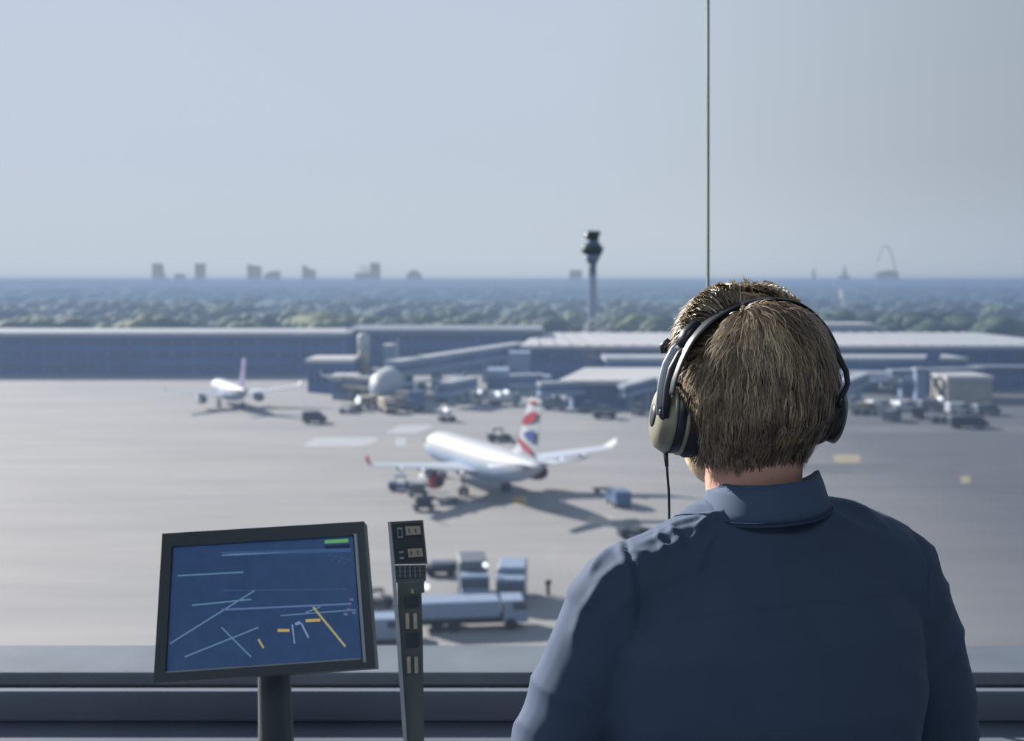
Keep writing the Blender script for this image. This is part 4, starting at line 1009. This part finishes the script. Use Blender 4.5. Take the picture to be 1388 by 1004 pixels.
trn = n.new('ShaderNodeBsdfTranslucent'); l.new(rp.outputs['Color'], trn.inputs['Color']); mxs = n.new('ShaderNodeMixShader'); mxs.inputs[0].default_value = .3
l.new(pbs.outputs[0], mxs.inputs[1]); l.new(trn.outputs[0], mxs.inputs[2]); l.new(mxs.outputs[0], n['Material Output'].inputs['Surface'])
m = MB(); tones = []
NA = 72; zs = [.116 - .220 * k / 44 for k in range(45)]
rings = []
for z in zs: rings.append([groove(surf(2 * PI * i / NA, z, -.010 + .002 * noise.noise(Vector((math.cos(2 * PI * i / NA) * 3, math.sin(2 * PI * i / NA) * 3, z * 18))))) for i in range(NA)])
m.loft([[HM @ v - root.location for v in r] for r in rings]); tones += [.18] * len(m.v)
WH = Vector((-.042, -.055, .095))    # the whorl at the crown
rh = random.Random(11)
def strand(a, z, L, lift, seed, wid, tone, K=9):
    pts = []; step = L / K; p = groove(surf(a, z, .0)); tw = noise.noise(Vector((seed * .37, 1, 2)))
    for k in range(K + 1):
        q = p - Vector((0, .0, 0))
        rx, ry, yc = prof(max(-.1, min(.115, q.z)))
        nrm_ = Vector((q.x / max(rx, .02) ** 2, (q.y - yc) / max(ry, .02) ** 2, q.z / .105 ** 2 * (1 if q.z > 0 else .35))).normalized()
        d = (q - WH); d -= nrm_ * d.dot(nrm_); dl = d.length
        wr_ = max(0, 1 - dl / .15)
        g = Vector((0, 0, -1)) - nrm_ * (-nrm_.z)
        sw = nrm_.cross(d.normalized()) if dl > 1e-4 else Vector((0, 0, 0))
        fl = noise.noise(Vector((q.x * 16, q.y * 16, q.z * 12)) + Vector((3, 9, 1))) * .55
        side = nrm_.cross(Vector((0, 0, 1)))
        dirv = (d.normalized() * (.35 + 1.1 * wr_) + g * (1.0 - .5 * wr_) - sw * .7 * wr_ + side * (fl + .42 * math.sin(k * 1.25 + seed) + tw * .4))
        if q.y > .02 and q.z > .06: dirv = Vector((-.5 + q.x * 4, .6, .12)) + Vector((0, 0, -.8)) * max(0, q.y - .05) * 20
        dirv -= nrm_ * dirv.dot(nrm_) * .9
        dirv.normalize()
        u = k / K
        off = lift * (math.sin(u * PI * .8)) + (.0035 * u if q.z < -.06 else 0)
        pts.append((q + nrm_ * off, nrm_, dirv))
        p = q + dirv * step
        # settle back on the hair surface
        rx, ry, yc = prof(max(-.1, min(.115, p.z)))
        p.z = min(p.z, .1135)
        if True:
            rr = math.hypot(p.x / rx, (p.y - yc) / ry)
            if rr > 1: p.x /= rr; p.y = yc + (p.y - yc) / rr
    vs = []
    for k, (q, nn_, dv) in enumerate(pts):
        s_ = dv.cross(nn_).normalized(); w_ = wid * (1 - .85 * (k / K) ** 2) * .5 + .00008
        q = HM @ groove(q) - root.location; s_ = (HM.to_3x3() @ s_) * w_
        vs += [q - s_, q + s_]
    fs = [(2 * k, 2 * k + 1, 2 * k + 3, 2 * k + 2) for k in range(K)]
    m.add(vs, fs, 0, True); tones.extend([tone + .12 * (k // 2) / K for k in range(len(vs))])
for c in range(2100):
    if c < 420: a = rh.uniform(.0, PI); z = rh.uniform(.066, .115)
    else: a = rh.uniform(-PI - .25, .25); z = .114 - .205 * rh.random() ** 1.0
    if math.sin(a) > .2 and z < .066: continue
    L = rh.uniform(.028, .055) if z > -.03 else rh.uniform(.015, .03)
    if z < -.078: L = .013
    t0 = rh.gauss(.36, .21); sd0 = rh.random() * 50; lift0 = rh.uniform(0, .006) if z > -.05 else rh.uniform(0, .003)
    for q in range(6):
        strand(a + rh.gauss(0, .035), z + rh.gauss(0, .003), L * rh.uniform(.8, 1.15), lift0 + rh.uniform(-.001, .0025), sd0 + q * .06, rh.uniform(.0007, .0016), max(.02, min(1, t0 + rh.gauss(0, .09))))
# fly-away hairs on the outline
for c in range(420):
    a = rh.uniform(-PI, PI); z = rh.uniform(.02, .115)
    if math.sin(a) > .2 and z < .07: continue
    strand(a, z, rh.uniform(.02, .045), rh.uniform(.005, .013), rh.random() * 50, .00035, .85)
hair = m.build('hair', hairm, root)
at2 = hair.data.attributes.new('tone', 'FLOAT', 'POINT'); at2.data.foreach_set('value', tones)

# ------------------------------------------------------------- headset
hs = thing('headset', 'black over ear headset with olive metal earcups on the head of the man', 'headset', H)
hsb = mat('headset_black', (.014, .02, .028, 1), .38, spec=.6); hsp = mat('headset_cushion', (.012, .016, .024, 1), .55, bump=.2, bscale=60)
hsm = mat('headset_metal', rgb(150, 148, 132), .38, metal=.55, var=.1); hsl = mat('headset_steel', rgb(178, 186, 194), .3, metal=.6)
HI = Matrix.Translation(-H) @ HM
def bpath(off=0, n_=48, lo=0, hi=1):
    # smooth curve through BP
    pts = []
    for i in range(n_ + 1):
        t = (lo + (hi - lo) * i / n_) * (len(BP) - 1); k = min(int(t), len(BP) - 2); u = t - k
        p0, p1, p2, p3 = BP[max(k - 1, 0)], BP[k], BP[k + 1], BP[min(k + 2, len(BP) - 1)]
        q = [.5 * (2 * p1[j] + (p2[j] - p0[j]) * u + (2 * p0[j] - 5 * p1[j] + 4 * p2[j] - p3[j]) * u * u + (3 * p1[j] - p0[j] - 3 * p2[j] + p3[j]) * u ** 3) for j in (0, 1)]
        d = Vector((q[0], 0, q[1])).normalized()
        pts.append(Vector((q[0], BANDY, q[1])) + d * off)
    return pts
def strip(m, pts, wy, th, M):
    # flat band: width wy along y, thickness th radial
    rs = []
    for k, p in enumerate(pts):
        t = (pts[min(k + 1, len(pts) - 1)] - pts[max(k - 1, 0)]).normalized(); n_ = Vector((0, 1, 0)).cross(t).normalized()
        w_ = wy if not callable(wy) else wy(k / (len(pts) - 1)); h_ = th if not callable(th) else th(k / (len(pts) - 1))
        rs.append([M @ (p + Vector((0, math.cos(a) * w_ / 2, 0)) + n_ * math.sin(a) * h_ / 2) for a in [2 * PI * (i + .5) / 12 for i in range(12)]])
    m.loft(rs); return m
strip(MB(), bpath(.0, 60, .06, .93), lambda u: .016 + .012 * math.sin(u * PI), .0048, HI).build('headband', hsb, hs)
strip(MB(), bpath(-.0035, 40, .3, .8), lambda u: .012 + .010 * math.sin(u * PI), .004, HI).build('headband_pad', hsp, hs)
# left slider and yoke
def Lp(px, py, y): 
    # photo pixel to headset space at a given head depth
    return P(px, py, H.y + y) - H
m = MB(); m.tube([Lp(944, 437, -.035), Lp(930, 452, -.04), Lp(921, 470, -.045)], [.0075, .0085, .008], 10, flat=(.8, 1.2)); m.build('slider', hsb, hs)
m = MB(); m.tube([Lp(900, 478, -.012), Lp(899, 470, -.012), Lp(908, 461, -.014)], [.004, .006, .004], 10); m.build('hinge', hsb, hs)
m = MB(); m.tube([Lp(932, 462, -.045), Lp(917, 476, -.046), Lp(906, 496, -.046), Lp(900, 520, -.046), Lp(897, 545, -.044), Lp(896, 562, -.04)], [.006, .0068, .0064, .006, .0058, .005], 12, flat=(.55, 1.25), up=(0, -1, 0)); m.build('yoke', hsl, hs)
m = MB(); m.tube([Lp(936, 466, -.050), Lp(922, 480, -.053), Lp(911, 500, -.053), Lp(905, 524, -.053), Lp(903, 548, -.052), Lp(902, 566, -.05)], [.0042, .005, .005, .005, .005, .004], 10); m.build('yoke_rail', hsb, hs)
# right yoke
m = MB(); m.tube([Lp(1108, 446, -.02), Lp(1121, 460, -.025), Lp(1135, 480, -.03), Lp(1147, 503, -.03), Lp(1149, 520, -.03), Lp(1143, 535, -.03), Lp(1137, 541, -.03)], [.0048, .0062, .0052, .0045, .0042, .004, .0045], 12, flat=(.8, 1.1)); m.build('yoke', hsb, hs)
m = MB(); m.tube([Lp(1122, 484, -.028), Lp(1130, 486, -.03), Lp(1137, 500, -.03), Lp(1137, 512, -.03), Lp(1141, 522, -.03), Lp(1136, 535, -.03)], .0012, 8); m.build('wire_loop', hsl, hs)
m = MB(); m.tube([Lp(1123, 487, -.027), Lp(1124, 496, -.028), Lp(1132, 508, -.028), Lp(1133, 522, -.028), Lp(1138, 536, -.028)], .0012, 8); m.build('wire_loop', hsl, hs)
def cup(side, c, rx_, rz_, rot, th, mb, ms, ss=1.0, dz=0.0):
    # c centre of the inner face; axis points outwards along x*side
    M_ = Matrix.Translation(c) @ rot.to_4x4()
    def ring(x, ry, rz, n_=32): return [M_ @ Vector((side * x, ry * math.cos(2 * PI * i / n_), rz * math.sin(2 * PI * i / n_))) for i in range(n_)]
    m = MB(); m.loft([ring(-.002, rx_ * .7, rz_ * .7), ring(-.004, rx_ * .9, rz_ * .92), ring(.003, rx_ * 1.0, rz_ * 1.0), ring(.012, rx_ * 1.02, rz_ * 1.02), ring(.018, rx_ * .96, rz_ * .96), ring(.019, rx_ * .85, rz_ * .85)]); m.build('ear_cushion', hsp, hs)
    rx0, rz0 = rx_, rz_; rx_ *= ss; rz_ *= ss; M_ = M_ @ Matrix.Translation((0, 0, dz))
    m = MB(); m.loft([ring(.017, rx_ * .9, rz_ * .9), ring(.019, rx_ * .97, rz_ * .98), ring(.022, rx_ * .97, rz_ * .98), ring(.024, rx_ * .9, rz_ * .9)]); m.build('cup_rim', hsm, hs)
    m = MB(); m.loft([ring(.023, rx_ * .9, rz_ * .9), ring(.026, rx_ * .95, rz_ * .95), ring(.034, rx_ * .96, rz_ * .96), ring(.0355, rx_ * .9, rz_ * .9)]); m.build('cup_body', mb, hs)
    m = MB(); m.loft([ring(.0345, rx_ * .9, rz_ * .92), ring(.036, rx_ * .97, rz_ * .99), ring(th * .7, rx_ * .93, rz_ * .95), ring(th * .88, rx_ * .80, rz_ * .84), ring(th * .97, rx_ * .58, rz_ * .62), ring(th, rx_ * .25, rz_ * .3)]); o = m.build('outer_shell', ms, hs)
    m = MB(); m.loft([ring(th * .96, rx_ * .3, rz_ * .32), ring(th + .001, rx_ * .28, rz_ * .3), ring(th + .0015, rx_ * .1, rz_ * .1)]); m.build('shell_badge', hsb, o)
    return M_
RL = Matrix.Rotation(R(9), 3, 'Z') @ Matrix.Rotation(R(8), 3, 'Y')
ML = cup(-1, Lp(945, 570, -.012), .036, .0455, RL, .056, hsb, hsm)
RR = Matrix.Rotation(R(14), 3, 'Z') @ Matrix.Rotation(R(13), 3, 'Y')
MR = cup(1, Lp(1103, 545, .0), .034, .050, RR, .041, hsb, hsm, .66, -.012)
m = MB(); m.tube([Lp(938, 526, -.03), Lp(925, 518, -.032), Lp(912, 522, -.04), Lp(906, 530, -.045)], [.002, .003, .003, .002], 8); m.build('cup_wire', hsb, hs)
m = MB(); m.ell(Lp(899, 560, -.045), (.006, .005, .008), 14, 10); m.build('pivot', hsb, hs)
m = MB(); m.ell(Lp(1140, 545, -.03), (.006, .005, .008), 14, 10); m.build('pivot', hsb, hs)
m = MB(); m.tube([Lp(902, 606, -.02), Lp(902.5, 618, -.022), Lp(904, 632, -.03)], [.0032, .0030, .0022], 10); m.build('strain_relief', hsb, hs)
# cable hangs from the left cup and runs over the shoulder
m = MB(); m.tube([Lp(902.5, 612, -.022), Lp(904.5, 640, -.025), Lp(906.5, 665, -.02), Lp(907, 690, -.01), Lp(907, 706, .02), Lp(907.5, 722, .06), Lp(910, 760, .11), Lp(912, 850, .16)], .0016, 10); m.build('cable', hsb, hs)
# microphone boom in front of the mouth
m = MB(); m.tube([ML @ Vector((-.05, .01, -.01)), HI @ Vector((-.09, .06, -.06)), HI @ Vector((-.06, .11, -.08)), HI @ Vector((-.02, .125, -.08))], .002, 8); m.build('microphone_boom', hsb, hs)
m = MB(); m.ell(HI @ Vector((-.012, .126, -.08)), (.011, .008, .008), 14, 10); m.build('microphone', hsp, hs)
